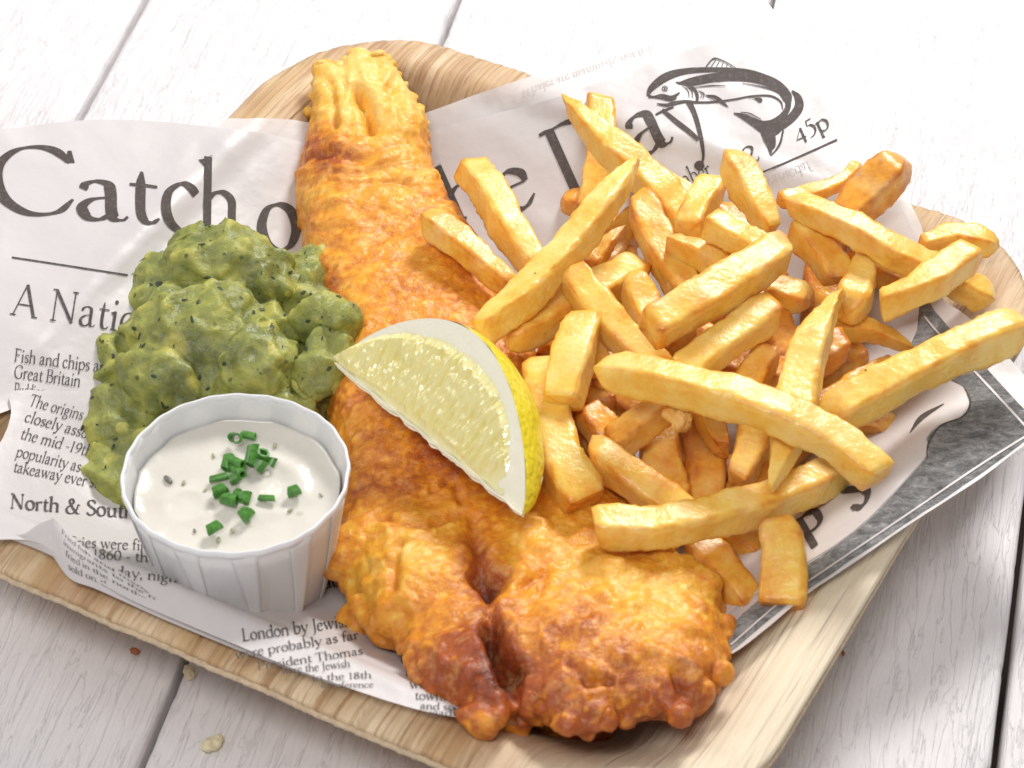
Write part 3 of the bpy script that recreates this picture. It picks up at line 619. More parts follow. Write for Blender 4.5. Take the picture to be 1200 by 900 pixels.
# article text
A_ = Lines('print_line', hC, M['ink'], art); kw = dict(n=4)
A_.text('The origins of the', (33, 475), (132, 503), 13.5, .085, .035, slant=.12, **kw); A_.text('closely associated', (28, 494), (140, 525), 13.5, slant=.14, **kw)
A_.text('the mid -19th', (23, 514), (107, 536), 13.5, slant=.14, **kw); A_.text('popularity as the', (18, 535), (116, 559), 13.5, slant=.12, **kw)
A_.text('takeaway ever since', (15, 553), (134, 577), 13.5, slant=.08, **kw); A_.text('North & Southern', (11, 596), (190, 611), 17, .12, .04, n=5)
A_.text('Fries were first', (80, 641), (182, 646), 12, **kw); A_.text('1860 - the', (108, 655), (182, 660), 12, **kw); A_.text('Monday, night', (98, 672), (214, 684), 12, **kw)
A_.text('fishes had', (322, 702), (400, 687), 13, .09, .04, **kw)
A_.text('London by Jewish', (284, 752), (413, 734), 14, .095, .04, **kw); A_.text('were probably as far', (276, 773), (421, 749), 10.5, .09, .04, **kw)
A_.text('President Thomas', (302, 786), (426, 767), 9.5, .085, .04, **kw); A_.text('were the Jewish', (330, 791), (411, 782), 9, **kw); A_.text('in the 18th', (366, 799), (436, 795), 8, **kw)
A_.text('in reference', (376, 807), (438, 806), 7, **kw)
for tx, x, y, x1, y1, hh in (('spread', 465, 762, 506, 758, 11), ('established', 470, 778, 545, 774, 11), ('and the', 475, 793, 525, 790, 11), ('wood and', 480, 807, 545, 806, 11), ('towns and', 486, 820, 553, 822, 10), ('and soon', 492, 831, 548, 834, 8), ('readily accessible', 500, 840, 618, 838, 8)):
    A_.text(tx, (x, y), (x1, y1), hh, .09, .04, **kw)
# print on the curl: lines between its two curves
def curl_print():
    V = []; F = []; txt = ['Fried fish and many years', 'immigrants to the', 'first of the stalls', 'between the northern']
    ink = Ink(); st = []
    n = len(up_c)
    def S2(u, t):
        i = np.clip(u*(n-1), 0, n-1.001); k = i.astype(int); f = (i-k)[:, None]
        a0 = up_c[k]*(1-f)+up_c[k+1]*f; b0 = lo_c[k]*(1-f)+lo_c[k+1]*f; t = t[:, None]
        return a0*(1-t)+b0*t + np.c_[t*0, t*0, 1.0*np.sin(math.pi*t) + .25]
    for li, tx in enumerate(['Fried fish and many years earlier in the', 'immigrants to the first fish stalls in the', 'fried in the northern towns before it was', 'sold on the streets of the cities by then']):
        A2 = Ink(); A2.text(tx, (0, 0), (1000, 0), 100, .09, .04, n=3)
        px = np.concatenate(A2.px); py = np.concatenate(A2.py)
        b = len(V); u = .07 + .02*li + px/1000*.9; t = (.22 + .21*li) + py/1000*1.25
        V += S2(u, np.clip(t, 0, 1)).tolist(); F += [tuple(b+i for i in f) for f in A2.F]
    mesh('curl_print', V, F, M['ink'], art)
curl_print()
# photo print on the right sheet
patch('picture', hE, [(1080, 352), (1096, 366), (1110, 382), (1150, 426), (1198, 478), (1216, 500), (1180, 533), (1120, 575), (1050, 621), (980, 669), (930, 703), (880, 744), (852, 766), (845, 752), (870, 720), (920, 680), (980, 640), (1020, 608), (1065, 560), (1088, 532), (1086, 515), (1100, 500), (1128, 490), (1136, 470), (1128, 452), (1100, 442), (1060, 436), (1000, 440), (985, 400), (1030, 372)], M['photo'], phs, .22, 2, 1.6)
patch('pale_figure', hE, [(1000, 441), (1060, 437), (1099, 443), (1126, 453), (1134, 470), (1126, 489), (1099, 499), (1085, 515), (1087, 532), (1064, 559), (1019, 607), (979, 639), (919, 676), (869, 708), (840, 730), (800, 745), (800, 640), (900, 520)], M['photolight'], phs, .20, 2, 1.8)
Wl = Ink(); Wl.ribbon([(1083, 372, 2.2), (1100, 392, 2.2), (1150, 445, 2.4), (1200, 499, 2.6), (1208, 508, 2.6)]); Wl.ribbon([(1212, 506, 2.4), (1150, 545, 2.2), (1060, 606, 2.0), (980, 660, 2.0), (920, 702, 2), (856, 757, 2)])
Wl.build('white_rule', hE, M['paper'], phs, .22)
Wd = Ink(); Wd.ribbon([(1066, 508, 1), (1080, 490, 6), (1106, 474, 1)]); Wd.ribbon([(1130, 455, 1), (1137, 472, 2.5), (1128, 489, 2), (1102, 500, 2), (1088, 520, 2), (1086, 540, 1)])
for ch, o, em in (('P', (948, 646), 62), ('S', (998, 602), 66)):
    e = math.radians(-36); Wd.glyph(ch, o, (em*math.cos(e), em*math.sin(e)), (-em*.95*math.sin(-e)*.8, -em*.95*math.cos(e)), .17, .05, 8)
Wd.build('picture_title', hE, M['bold'], phs, .12)

# ------------------------------------------------------------------ remeshed food bodies
def remesh(V, F, vox, sm=2):
    me = bpy.data.meshes.new('tmp'); me.from_pydata((np.asarray(V)).tolist(), [], F)
    o = bpy.data.objects.new('tmp', me); COL.objects.link(o)
    r = o.modifiers.new('r', 'REMESH'); r.mode = 'VOXEL'; r.voxel_size = vox
    s = o.modifiers.new('s', 'SMOOTH'); s.iterations = sm; s.factor = .5
    dg = bpy.context.evaluated_depsgraph_get(); e = o.evaluated_get(dg); em = e.to_mesh()
    n = len(em.vertices); co = np.empty(n*3); em.vertices.foreach_get('co', co); nr = np.empty(n*3); em.vertices.foreach_get('normal', nr)
    fs = [tuple(p.vertices) for p in em.polygons]; e.to_mesh_clear(); bpy.data.objects.remove(o); bpy.data.meshes.remove(me)
    return co.reshape(-1, 3), nr.reshape(-1, 3), fs
def ball(c, r, sq=(1, 1, 1), ns=10, nr=14, rot=0.):
    V = [(0, 0, 1)]; 
    for j in range(1, ns):
        a = math.pi*j/ns
        for i in range(nr): b = 2*math.pi*i/nr; V.append((math.sin(a)*math.cos(b), math.sin(a)*math.sin(b), math.cos(a)))
    V.append((0, 0, -1)); V = np.array(V) * r * np.array(sq); cr, sr = math.cos(rot), math.sin(rot); V = V @ np.array([[cr, sr, 0], [-sr, cr, 0], [0, 0, 1]]) + c
    F = [(0, 1+i, 1+(i+1) % nr) for i in range(nr)]
    for j in range(ns-2): F += [(1+j*nr+i, 1+(j+1)*nr+i, 1+(j+1)*nr+(i+1) % nr, 1+j*nr+(i+1) % nr) for i in range(nr)]
    l = len(V)-1; F += [(l, 1+(ns-2)*nr+(i+1) % nr, 1+(ns-2)*nr+i) for i in range(nr)]
    return V, F
class Body:
    def __init__(s): s.V = []; s.F = []; s.n = 0
    def add(s, V, F): s.V.append(np.asarray(V)); s.F += [tuple(i+s.n for i in f) for f in F]; s.n += len(V)
    def all(s): return np.vstack(s.V), s.F
# ---- battered fish
FO = [(372, 88), (380, 80), (392, 86), (404, 80), (414, 70), (426, 68), (436, 78), (448, 74), (458, 80), (470, 96), (482, 118), (494, 140), (500, 162), (502, 185), (512, 212), (524, 240), (545, 270), (575, 310), (600, 360), (625, 420), (650, 480), (690, 545),
      (735, 600), (770, 640), (800, 668), (826, 700), (848, 735), (853, 760), (846, 790), (826, 806), (812, 828), (790, 838), (765, 832), (742, 838), (722, 836), (704, 850), (690, 858), (672, 850), (655, 850), (640, 838), (628, 826), (620, 824), (612, 814), (605, 824), (600, 836), (575, 840),
      (555, 838), (535, 824), (512, 812), (498, 795), (484, 782), (474, 758), (462, 748), (442, 742), (428, 728), (430, 706), (412, 684), (396, 655), (392, 620), (398, 590), (402, 550), (392, 500), (384, 450), (380, 400), (372, 360), (364, 320), (358, 290), (352, 250), (352, 210), (356, 175), (364, 135), (368, 108)]
def fish_zc(y): return np.interp(y, [60, 100, 170, 260, 620, 720, 860], [35, 33, 27, 20, 18, 24, 35])
def fish_T(y): return np.interp(y, [60, 90, 130, 180, 300, 500, 700, 860], [4.0, 5.5, 8, 11, 13, 12.5, 11, 9])
def make_fish():
    fo = spline(FO, 3, closed=True); w3 = P(fo[:, 0], fo[:, 1], fish_zc(fo[:, 1])); poly = w3[:, :2]
    V2, F = fill(poly, 2.4); d = polydist(V2, poly)
    _, py = proj(np.c_[V2, np.full(len(V2), 20.)]); 
    for _ in range(3): _, py = proj(np.c_[V2, fish_zc(py)])
    T = fish_T(py); wdt = 16.0; k = np.sqrt(np.clip(1 - (1 - np.clip(d/wdt, 0, 1))**2, 0, 1)); zc = fish_zc(py)
    n = len(V2); top = np.c_[V2, zc + T*k]; bot = np.c_[V2, zc - T*.85*k - .02]
    b = Body(); b.add(np.vstack([top, bot]), [f for f in F] + [tuple(i+n for i in f[::-1]) for f in F] )
    # stitch border: border vertices have k=0, so join them with a thin wall
    cnt = {}
    for f in F:
        for i in range(len(f)):
            e = (f[i], f[(i+1) % len(f)]); cnt[tuple(sorted(e))] = cnt.get(tuple(sorted(e)), []) + [e]
    wall = [(e[0][1], e[0][0], e[0][0]+n, e[0][1]+n) for e in cnt.values() if len(e) == 1]
    b.F += wall
    rs = np.random.RandomState(3)
    # crisp frills and bubbles along the edges
    for i in range(0, len(fo), 2):
        x, y = fo[i]
        if 250 < y < 560 and x > 500: continue
        amp = 1.0 if y > 640 else (.5 if y < 150 else .4)
        r = rs.uniform(1.6, 4.2)*amp
        p = P(x, y, fish_zc(y) + rs.uniform(-5, 2)); r *= .7; V, Fb = ball(p, r, (1, 1, rs.uniform(.7, 1.1))); b.add(V, Fb)
    for x, y, z, r in ((660, 842, 10, 6), (690, 848, 8, 5), (668, 856, 5, 4), (560, 822, 20, 7), (584, 820, 25, 8), (596, 832, 27, 5), (566, 834, 26, 5.5), (535, 806, 18, 6), (430, 722, 14, 5), (500, 800, 12, 6), (832, 775, 14, 7), (730, 700, 28, 10), (650, 760, 24, 9), (540, 750, 24, 10), (480, 650, 26, 9), (780, 700, 26, 10), (620, 660, 26, 9), (425, 640, 24, 8), (465, 700, 24, 7), (565, 790, 20, 8)):
        V, Fb = ball(P(x, y, z), r, (1.25, 1, .8), rot=rs.uniform(0, 3)); b.add(V, Fb)
    V, F = b.all(); V, Nn, F = remesh(V, F, .8, 9)
    px, py = proj(V)
    q = V.copy()
    big = noise(q*.045 + 3)*2.0; mid = noise(q*.13 + 9); fine = fbm(q*.33, 3)
    wav = np.c_[px*.010, py*.050 + .9*noise(np.c_[px*.015, py*.02, px*0]), V[:, 2]*.03]
    wr = (1 - np.abs(noise(wav))*2.0) * np.exp(-((py-215)/50)**2) * 1.5
    wr += (1 - np.abs(noise(np.c_[px*.05, py*.014, px*0]))*2.2) * sst(175, 120, py) * 2.0
    top = sst(.1, .75, Nn[:, 2])
    dsp = .7 + big*.9 + mid*.7*(.5+.5*sst(560, 650, py)) + fine*.20 + noise(q*.25+44)*.45 + wr*top*.75 + .5*noise(np.c_[px*.03, py*.11, px*0+3])*top*sst(420, 300, py)
    dsp += np.maximum(0, noise(q*.16+31) - .1)*3.2*sst(560, 640, py)
    dsp += np.maximum(0, noise(q*.5+21)-.15)*1.3*sst(-.1, .4, noise(q*.06+91))
    xy = np.c_[px, py]
    def groove(pts, wpx, dep):
        return -dep * np.exp(-(polydist(xy, pts, False)/wpx)**2)
    gr = groove([(553, 610), (560, 650), (572, 685)], 8, 2.2) + groove([(572, 690), (574, 720), (582, 745)], 8, 2.5) + groove([(574, 740), (586, 765), (600, 792)], 10, 10.0) + groove([(603, 805), (612, 850)], 6, 3.0) + groove([(560, 676), (582, 682)], 11, 5)
    gr += groove([(420, 108), (430, 135), (436, 155)], 7, 5.5) + groove([(388, 100), (396, 150)], 6, 2.2) + groove([(455, 105), (470, 150)], 6, 2.0)
    gr += groove([(440, 610), (500, 618), (540, 600)], 5, 1.5) + groove([(470, 640), (462, 690)], 6, 1.6) + groove([(610, 690), (640, 672), (632, 700)], 5, 2.0) + groove([(800, 812), (790, 790)], 6, 3)
    gr += groove([(540, 590), (530, 560), (505, 575)], 5, 1.5) + groove([(670, 780), (690, 800), (715, 800)], 5, 2)
    dsp += gr * top
    ridge = 1.8*np.exp(-(polydist(xy, [(395, 105), (402, 150), (392, 175)], False)/8)**2) + 2.0*np.exp(-(polydist(xy, [(450, 95), (452, 130), (470, 160)], False)/9)**2)
    dsp += ridge * top
    V = V + Nn*dsp[:, None]
    # browning; also darker in grooves, along the left edge and toward the bottom
    tone = np.full(len(V), .43) + .10*noise(q*.03+50) + np.clip(-gr, 0, 6)*.05 - np.clip(wr*top, -1, 1.5)*.07 - np.maximum(0, noise(q*.5+21)-.15)*.35
    for x, y, r, a in ((430, 110, 60, -.30), (400, 90, 40, -.1), (480, 150, 40, -.12), (385, 185, 30, .28), (550, 755, 46, .24), (572, 800, 44, .26), (520, 800, 40, .12), (594, 785, 22, .5), (575, 735, 14, .3), (573, 683, 12, .35), (535, 770, 14, -.12), (680, 730, 42, .24), (640, 790, 30, .18), (700, 850, 50, .30), (820, 790, 35, .16), (780, 830, 40, .18), (560, 655, 26, .22), (700, 660, 60, -.18), (770, 700, 60, -.20), (480, 650, 60, -.14), (440, 690, 40, -.08), (640, 700, 30, -.12),
                       (470, 470, 70, .08), (500, 560, 60, .08), (375, 260, 25, .12), (372, 330, 20, .12), (560, 300, 50, .05), (600, 450, 70, .10), (385, 470, 40, .12), (430, 380, 70, -.04), (470, 380, 60, -.04), (450, 640, 60, -.04), (620, 620, 80, -.04), (400, 330, 40, .05), (640, 540, 60, .15), (730, 780, 30, .2), (745, 640, 35, .1), (420, 570, 40, .08)):
        tone += a*np.exp(-((px-x)**2+(py-y)**2)/r**2)
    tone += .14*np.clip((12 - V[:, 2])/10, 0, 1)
    c = V.mean(0); c[2] = 5
    o = mesh('battered_fish', V, F, M['batter'], None, cols=np.c_[np.clip(tone, 0, 1), tone*0, tone*0], loc=c)
    tag(o, 'long golden battered fish fillet lying across the middle of the tray', 'fish')
    return o
make_fish()
# ---- peas
def make_peas():
    b = Body(); rs = np.random.RandomState(11)
    for x, y, z, r, s in ((250, 430, 10, 26, (1.25, 1.1, .55)), (190, 470, 8, 20, (1, 1.2, .6)), (160, 520, 8, 15, (1, 1.2, .7)), (320, 450, 9, 20, (1, 1, .65)), (240, 400, 26, 17, (1.15, 1, .8)), (262, 320, 32, 12, (1.25, .9, .8)),
        (212, 350, 24, 11, (1, 1, .9)), (160, 370, 17, 9, (1, 1.3, .9)), (128, 420, 11, 8, (1, 1.2, .9)), (122, 470, 10, 7, (1, 1.3, .9)), (124, 520, 10, 8, (1, 1.3, .9)), (150, 575, 9, 8, (1.1, 1, .9)), (134, 550, 9, 7, (1.1, 1, .9)), (180, 560, 9, 12, (1.1, 1, .9)), (340, 360, 20, 12, (1.1, 1, .9)), (378, 375, 22, 8, (1.3, .9, .7)),
        (386, 379, 33, 4.2, (1.2, 1, 1)), (366, 374, 31, 6, (1.3, 1, .8)), (372, 410, 29, 5.5, (1.2, 1, .9)), (366, 440, 26, 7, (1, 1, .9)), (345, 420, 16, 10, (1.2, 1, .9)), (375, 455, 14, 7, (1, 1, 1)), (390, 415, 18, 5, (1.2, 1, .8)), (300, 480, 16, 14, (1.3, 1, .8)), (210, 450, 17, 12, (1.3, 1, .8)), (230, 290, 32, 6, (1.3, .8, .8)), (300, 330, 30, 9, (1, 1, .9)), (180, 310, 24, 7, (1.2, 1, 1)),
        (306, 380, 28, 6, (1, 1, .8)), (318, 392, 27, 4, (1, 1, .8)), (200, 400, 24, 9, (1, 1, .9)), (260, 440, 24, 10, (1.2, .9, .8)), (265, 282, 33, 5, (1.5, 1, .8)), (152, 345, 17, 5, (1, 1, 1)), (355, 330, 19, 8, (1, 1, 1)), (385, 480, 12, 6, (1, 1, 1))):
        x = 252 + (x-252)*(1.24 if x < 252 else 1.12); V, F = ball(P(x, y, z), r*(1.06 if x < 200 else 1), s, 12, 18, rot=rs.uniform(-.5, .5)); b.add(V, F)
    for x, y, z, rr in ((122, 400, 14, 9), (108, 440, 12, 9), (103, 480, 11, 8), (108, 515, 10, 8), (122, 545, 10, 8), (135, 572, 9, 7), (150, 360, 16, 8), (145, 440, 16, 12), (150, 500, 14, 12), (172, 330, 20, 8), (165, 560, 12, 9), (190, 295, 24, 5), (200, 440, 24, 12), (300, 430, 26, 11)):
        V, F = ball(P(x, y, z), rr, (1, 1.1, .9)); b.add(V, F)
    for _ in range(46):
        a = rs.uniform(0, 2*math.pi); rr = rs.uniform(.5, 1); x = 245 + 138*rr*math.cos(a); y = 425 + 115*rr*math.sin(a); z = 30 - 20*rr + rs.uniform(-2, 3)
        if y > 470 and x > 160: continue
        V, F = ball(P(x, y, z), rs.uniform(2.2, 5), (1, 1, .9)); b.add(V, F)
    V, F = b.all(); V, Nn, F = remesh(V, F, .8, 16)
    q = V.copy(); wp = q*.05; wp = wp + .45*np.c_[noise(q*.06+5), noise(q*.06+15), noise(q*.06+25)]
    fold = (1 - np.abs(noise(wp*1.5))*2.4)
    dsp = .6 + fold*2.0 + noise(q*.14+40)*1.2 + noise(q*.27+80)*.5 + fbm(q*.5, 2)*.4 + np.maximum(0, noise(q*.22+70) - .25)*3.0
    V = V + Nn*dsp[:, None]
    V[:, 2] = np.maximum(V[:, 2], 3)
    tone = .5 + .25*fold*.6 + .5*np.maximum(0, noise(q*.22+70)-.2) + .12*noise(q*.03)
    c = V.mean(0); c[2] = 5
    o = mesh('mushy_peas', V, F, M['peas'], None, cols=np.c_[np.clip(tone, 0, 1), tone*0, tone*0], loc=c)
    tag(o, 'heap of green mushy peas flecked with dark herbs left of the fish', 'mushy peas')
    # herb flecks lying in the surface
    rs = np.random.RandomState(5); up_ok = np.where((Nn[:, 2] > .05) & (Nn[:, 1] < .6))[0]; pick = rs.choice(up_ok, 190, False); Vf = []; Ff = []
    for i in pick:
        n_ = Nn[i]; t1 = np.cross(n_, rs.normal(size=3)); t1 /= np.linalg.norm(t1); t2 = np.cross(n_, t1); L = rs.uniform(.35, 1.3); W = L*rs.uniform(.25, .6); p = V[i] + n_*.22; k = len(Vf)
        ring = [(1, 0), (.5, .9), (-.5, .8), (-1, 0), (-.5, -.9), (.5, -.8)]
        Vf += [tuple(p + t1*L*a + t2*W*b_ - c) for a, b_ in ring] + [tuple(p + n_*.22 - c)]
        Ff += [(k+j, k+(j+1) % 6, k+6) for j in range(6)]
    hf = mesh('herb_flecks', Vf, Ff, m_plain('dark_herb', (.030, .042, .016), .5, var=.4), o); hf['kind'] = 'stuff'
    return o
make_peas()
# pale crumb of batter stuck in peas
def lump(name, px, py, z, r, sq, m, label, cat, seed=1, amp=.35, group=None, parent=None):
    V, F = ball((0, 0, 0), r, sq, 16, 22, rot=seed); nn = V / np.linalg.norm(V, axis=1)[:, None]
    V = V + nn*(fbm(V/r*1.3 + seed*7.1, 3)*amp*r)[:, None]; p = P(px, py, z)
    o = mesh(name, V + p, F, m, parent, loc=p)
    if label: tag(o, label, cat, group)
    return o

# ------------------------------------------------------------------ sauce cup
def make_cup():
    cz = 8.0; HH = 41.0; c = P(276, 553, cz + HH); c = np.array([c[0], c[1], cz]); R1, R0 = 26.4, 17.6
    m, t, b = mat('cup_paper'); n = N(t); v = n.obj(); n.link(n.mix(n.noise(v, 300, 3), (.88, .88, .88), (.92, .92, .915)), b.inputs['Base Color']); b.inputs['Roughness'].default_value = .45
    tl = n('BsdfTranslucent', Color=(.9, .89, .87, 1)); mx = n('MixShader', Fac=.16); n.link(b.outputs[0], mx.inputs[1]); n.link(tl.outputs[0], mx.inputs[2])
    tp = n('BsdfTransparent'); m2 = n('MixShader', Fac=.88); n.link(tp.outputs[0], m2.inputs[1]); n.link(mx.outputs[0], m2.inputs[2])
    n.link(m2.outputs[0], t.nodes['Material Output'].inputs['Surface']); n.link(n.bump(n.noise(v, 900, 3), .2, .0005), b.inputs['Normal'])
    mr = m_plain('cup_rim_paper', (.86, .86, .87), .4, bumps=(900, .2, .0004), var=.03)
    e = empty('sauce_cup', c); tag(e, 'small white pleated paper cup standing in front of the mushy peas', 'cup')
    K = 12; na = 288
    def rad(a, f):          # f 0 bottom .. 1 top
        r = R0 + (R1-R0)*(f**.8); ph = (a*K/(2*math.pi)+.31) % 1; k_ = 1 - f
        seg = math.cos(math.pi/K) / math.cos((ph-.5)*2*math.pi/K)
        saw = (ph if ph < .82 else (1-ph)/.18*.82) - .4
        return r*(1*(1-.85*k_) + seg*.85*k_) + saw*(1.6*k_**.7 + .25) 
    fr = np.concatenate([[0, .02], np.linspace(.08, 1, 16)]); V = []
    for f in fr:
        for i in range(na):
            a = 2*math.pi*i/na; r = rad(a, f); V.append((r*math.cos(a), r*math.sin(a), f*HH))
    nr = len(fr); F = [(j*na+i, j*na+(i+1) % na, (j+1)*na+(i+1) % na, (j+1)*na+i) for j in range(nr-1) for i in range(na)]
    V.append((0, 0, .8)); F += [(nr*na, (i+1) % na, i) for i in range(na)]
    o = mesh('cup_wall', V, F, m, e)
    so = o.modifiers.new('t', 'SOLIDIFY'); so.thickness = .00035; so.offset = 1
    # rolled rim
    V = []; k = 8
    for i in range(na):
        a = 2*math.pi*i/na; r = rad(a, 1) + .3 + .12*math.sin(a*K*2)
        for j in range(k): bb = 2*math.pi*j/k; V.append(((r+.5*math.cos(bb))*math.cos(a), (r+.5*math.cos(bb))*math.sin(a), HH - .6 + 1.2*math.sin(bb) + .25*math.sin(a*3+1)))
    F = [(i*k+j, ((i+1) % na)*k+j, ((i+1) % na)*k+(j+1) % k, i*k+(j+1) % k) for i in range(na) for j in range(k)]
    mesh('cup_rim', V, F, mr, e)
    # folded pleat flaps, wide at the top, narrow at the foot
    for q in range(K):
        a0 = 2*math.pi*(q + .82 - .31)/K; V = []; rows = 12
        for j in range(rows+1):
            f = .03 + .94*j/rows; wd = math.radians(3.2 + 9.5*f**1.2)
            for s_ in range(6):
                a = a0 - wd*s_/5*1.15; V.append(((rad(a, f)+.55)*math.cos(a), (rad(a, f)+.55)*math.sin(a), f*HH))
        F = [(j*6+i, j*6+i+1, (j+1)*6+i+1, (j+1)*6+i) for j in range(rows) for i in range(5)]
        pf = mesh('pleat', V, F, m, e); so = pf.modifiers.new('t', 'SOLIDIFY'); so.thickness = .0003
    # sauce
    ms, t, b = mat('tartare_sauce'); n = N(t); v = n.obj(); vo = n('TexVoronoi', Vector=v, Scale=190.0); rn = n('SeparateColor', Color=vo.outputs['Color'])
    col = n.mix(n.noise(v, 120, 3), (.66, .62, .55), (.73, .70, .63)); col = n.mix(n.math('MULTIPLY', n.math('MULTIPLY', n.ramp(vo.outputs['Distance'], [(.1, n.g(1)), (.22, n.g(0))]), n.math('GREATER_THAN', rn.outputs[0], .88)), .45), col, (.42, .38, .30))
    n.link(col, b.inputs['Base Color']); b.inputs['Roughness'].default_value = .22; sss(b, .4, (1, .9, .8), .003)
    n.link(n.bump(n.noise(v, 170, 2), .35, .0012), b.inputs['Normal'])
    lvl = HH - 7.4; V = []; rings = 30; nf = lvl/HH; nb = 96
    for j in range(rings+1):
        f = 1 - j/rings
        for i in range(nb):
            a = 2*math.pi*i/nb; r = (rad(a, nf)-.5)*f; x, y = r*math.cos(a), r*math.sin(a)
            z = lvl + 1.1*f**8 + .5*float(noise(np.array([[x*.12, y*.12, 1.]]))[0]) + .55*math.exp(-((math.hypot(x-6, y-2)-9)/2.2)**2) + .7*math.exp(-((x-2)**2+(y-2)**2)/60) + .5*math.exp(-((math.hypot(x+12, y+4)-5)/1.5)**2)
            V.append((x, y, z))
    F = [(j*nb+i, j*nb+(i+1) % nb, (j+1)*nb+(i+1) % nb, (j+1)*nb+i)[::-1] for j in range(rings) for i in range(nb)]
    t0 = len(V); 
    for f in (.75, .5, .25, .05):
        for i in range(nb): a = 2*math.pi*i/nb; r = rad(a, nf*f)-.45; V.append((r*math.cos(a), r*math.sin(a), HH*nf*f + .3))
    for j in range(4):
        s0 = 0 if j == 0 else t0+(j-1)*nb; F += [(s0+i, s0+(i+1) % nb, t0+j*nb+(i+1) % nb, t0+j*nb+i)[::-1] for i in range(nb)]
    sc = mesh('tartare_sauce', np.array(V) + c, F, ms, None, loc=c); tag(sc, 'creamy white tartare sauce filling the paper cup under the chives', 'sauce')
    # flecks of gherkin and caper in it
    mg = m_plain('gherkin_fleck', (.33, .32, .20), .35, var=.3); md = m_plain('caper_fleck', (.16, .15, .13), .35, var=.3)
    for x, y, r, mm in ((197, 562, 1.5, md), (215, 566, .9, mg), (322, 522, .9, mg), (256, 633, 1.0, mg), (272, 622, .8, mg), (228, 622, .7, md), (300, 596, .7, mg), (340, 598, .8, mg), (250, 534, .8, mg), (376, 580, .7, mg), (240, 575, .7, mg)):
        p = P(x, y, cz + lvl + .55); V, F = ball((0, 0, 0), r*.68, (1.7, .8, .45), 6, 8, rot=x); mesh('fleck', V + p - c, F, mm, sc)
    # chives
    mc, t, b = mat('chive'); n = N(t); v = n.obj((1, 1, .15)); n.link(n.ramp(n.noise(v, 900, 3), [(.3, (.035, .14, .018)), (.7, (.10, .30, .045))]), b.inputs['Base Color']); b.inputs['Roughness'].default_value = .35; sss(b, .15, (.4, 1, .2), .001)
    lab = ['thin open ring of chive furthest back on the sauce', 'slanted chive sliver beside the ring furthest back', 'tall upright dark chive piece in the cluster', 'round chive piece right of the upright one, cut end up', 'chive piece leaning at the right edge of the cluster', 'fat short chive piece at the foot of the upright one', 'chive piece lying at the upper left of the cluster', 'dark chive piece pointing down at the left of the cluster', 'light chive piece lying in the middle of the cluster', 'short chive piece below the middle of the cluster', 'flat chive sliver lying alone left of the cluster', 'bright chive piece at the left of the lower cluster', 'wide chive piece in the centre of the lower cluster', 'dark chive piece at the right of the lower cluster', 'small chive tip behind the lower cluster', 'bright chive piece nearest below the lower cluster', 'thin chive piece lying alone right of the lower cluster', 'short chive piece lying furthest right on the sauce', 'crumpled chive piece nearest the front rim of the cup']
    ch = [(278, 514, 275, 513, 2.0, 1.2), (285, 509, 299, 512, 1.5, .5), (292, 545, 297, 522, 1.7, 2), (307, 540, 309, 530, 2.1, 3), (316, 545, 320, 537, 1.4, 1), (301, 549, 307, 541, 2.1, 1), (268, 538, 284, 545, 1.7, 2), (264, 550, 268, 534, 1.5, .5), (274, 548, 284, 556, 1.6, 2.2), (271, 562, 280, 557, 1.8, .8), (246, 562, 266, 557, 1.2, .3), (250, 578, 263, 571, 2.0, .5), (263, 584, 277, 587, 2.0, .7), (284, 588, 287, 578, 1.9, .6), (275, 580, 280, 574, 1.1, .4), (283, 607, 291, 598, 2.0, .5), (304, 583, 322, 584, 1.1, .2), (338, 577, 350, 573, 1.8, .4), (243, 622, 257, 614, 1.8, .6)]
    for (x0, y0, x1, y1, r, dz), lb in zip(ch, lab):
        r *= .84; zb = cz + lvl + .9 + r*.7; p = P(x0, y0, zb); q = P(x1, y1, zb + dz); ax = q - p; Ln = np.linalg.norm(ax)
        if Ln < 1.2: ax = np.array([.3, -.5, .8]); ax /= np.linalg.norm(ax); q = p + ax*1.2; ax = q-p
        ax = ax/np.linalg.norm(ax); s1 = np.cross(ax, (0.1, .2, 1)); s1 /= np.linalg.norm(s1); s2 = np.cross(ax, s1); V = []; kk = 14
        mid = (p+q)/2; V = []
        sk = .3*r
        for (pp, rr, e_) in ((p, r*.62, 0), (p, r, 0), (p*.5+q*.5, r*.97, 0), (q, r, 1), (q, r*.62, 1), (p*.5+q*.5, r*.6, 0)):
            for i in range(kk):
                a = 2*math.pi*i/kk; wob = 1 + .10*math.sin(a*2+x0) ; V.append(pp + s1*rr*math.cos(a)*wob + s2*rr*math.sin(a)*.82 + ax*sk*math.cos(a)*(1 if e_ else -1)*(0 if (pp is not p and pp is not q) else 1) - mid)
        F = [(j*kk+i, ((j+1) % 6)*kk+i, ((j+1) % 6)*kk+(i+1) % kk, j*kk+(i+1) % kk) for j in range(6) for i in range(kk)]
        o = mesh('chive_piece', V, F, mc, smooth=False); o.location = Vector(mid*S); tag(o, lb, 'chive', 'chopped chives on the sauce')
make_cup()

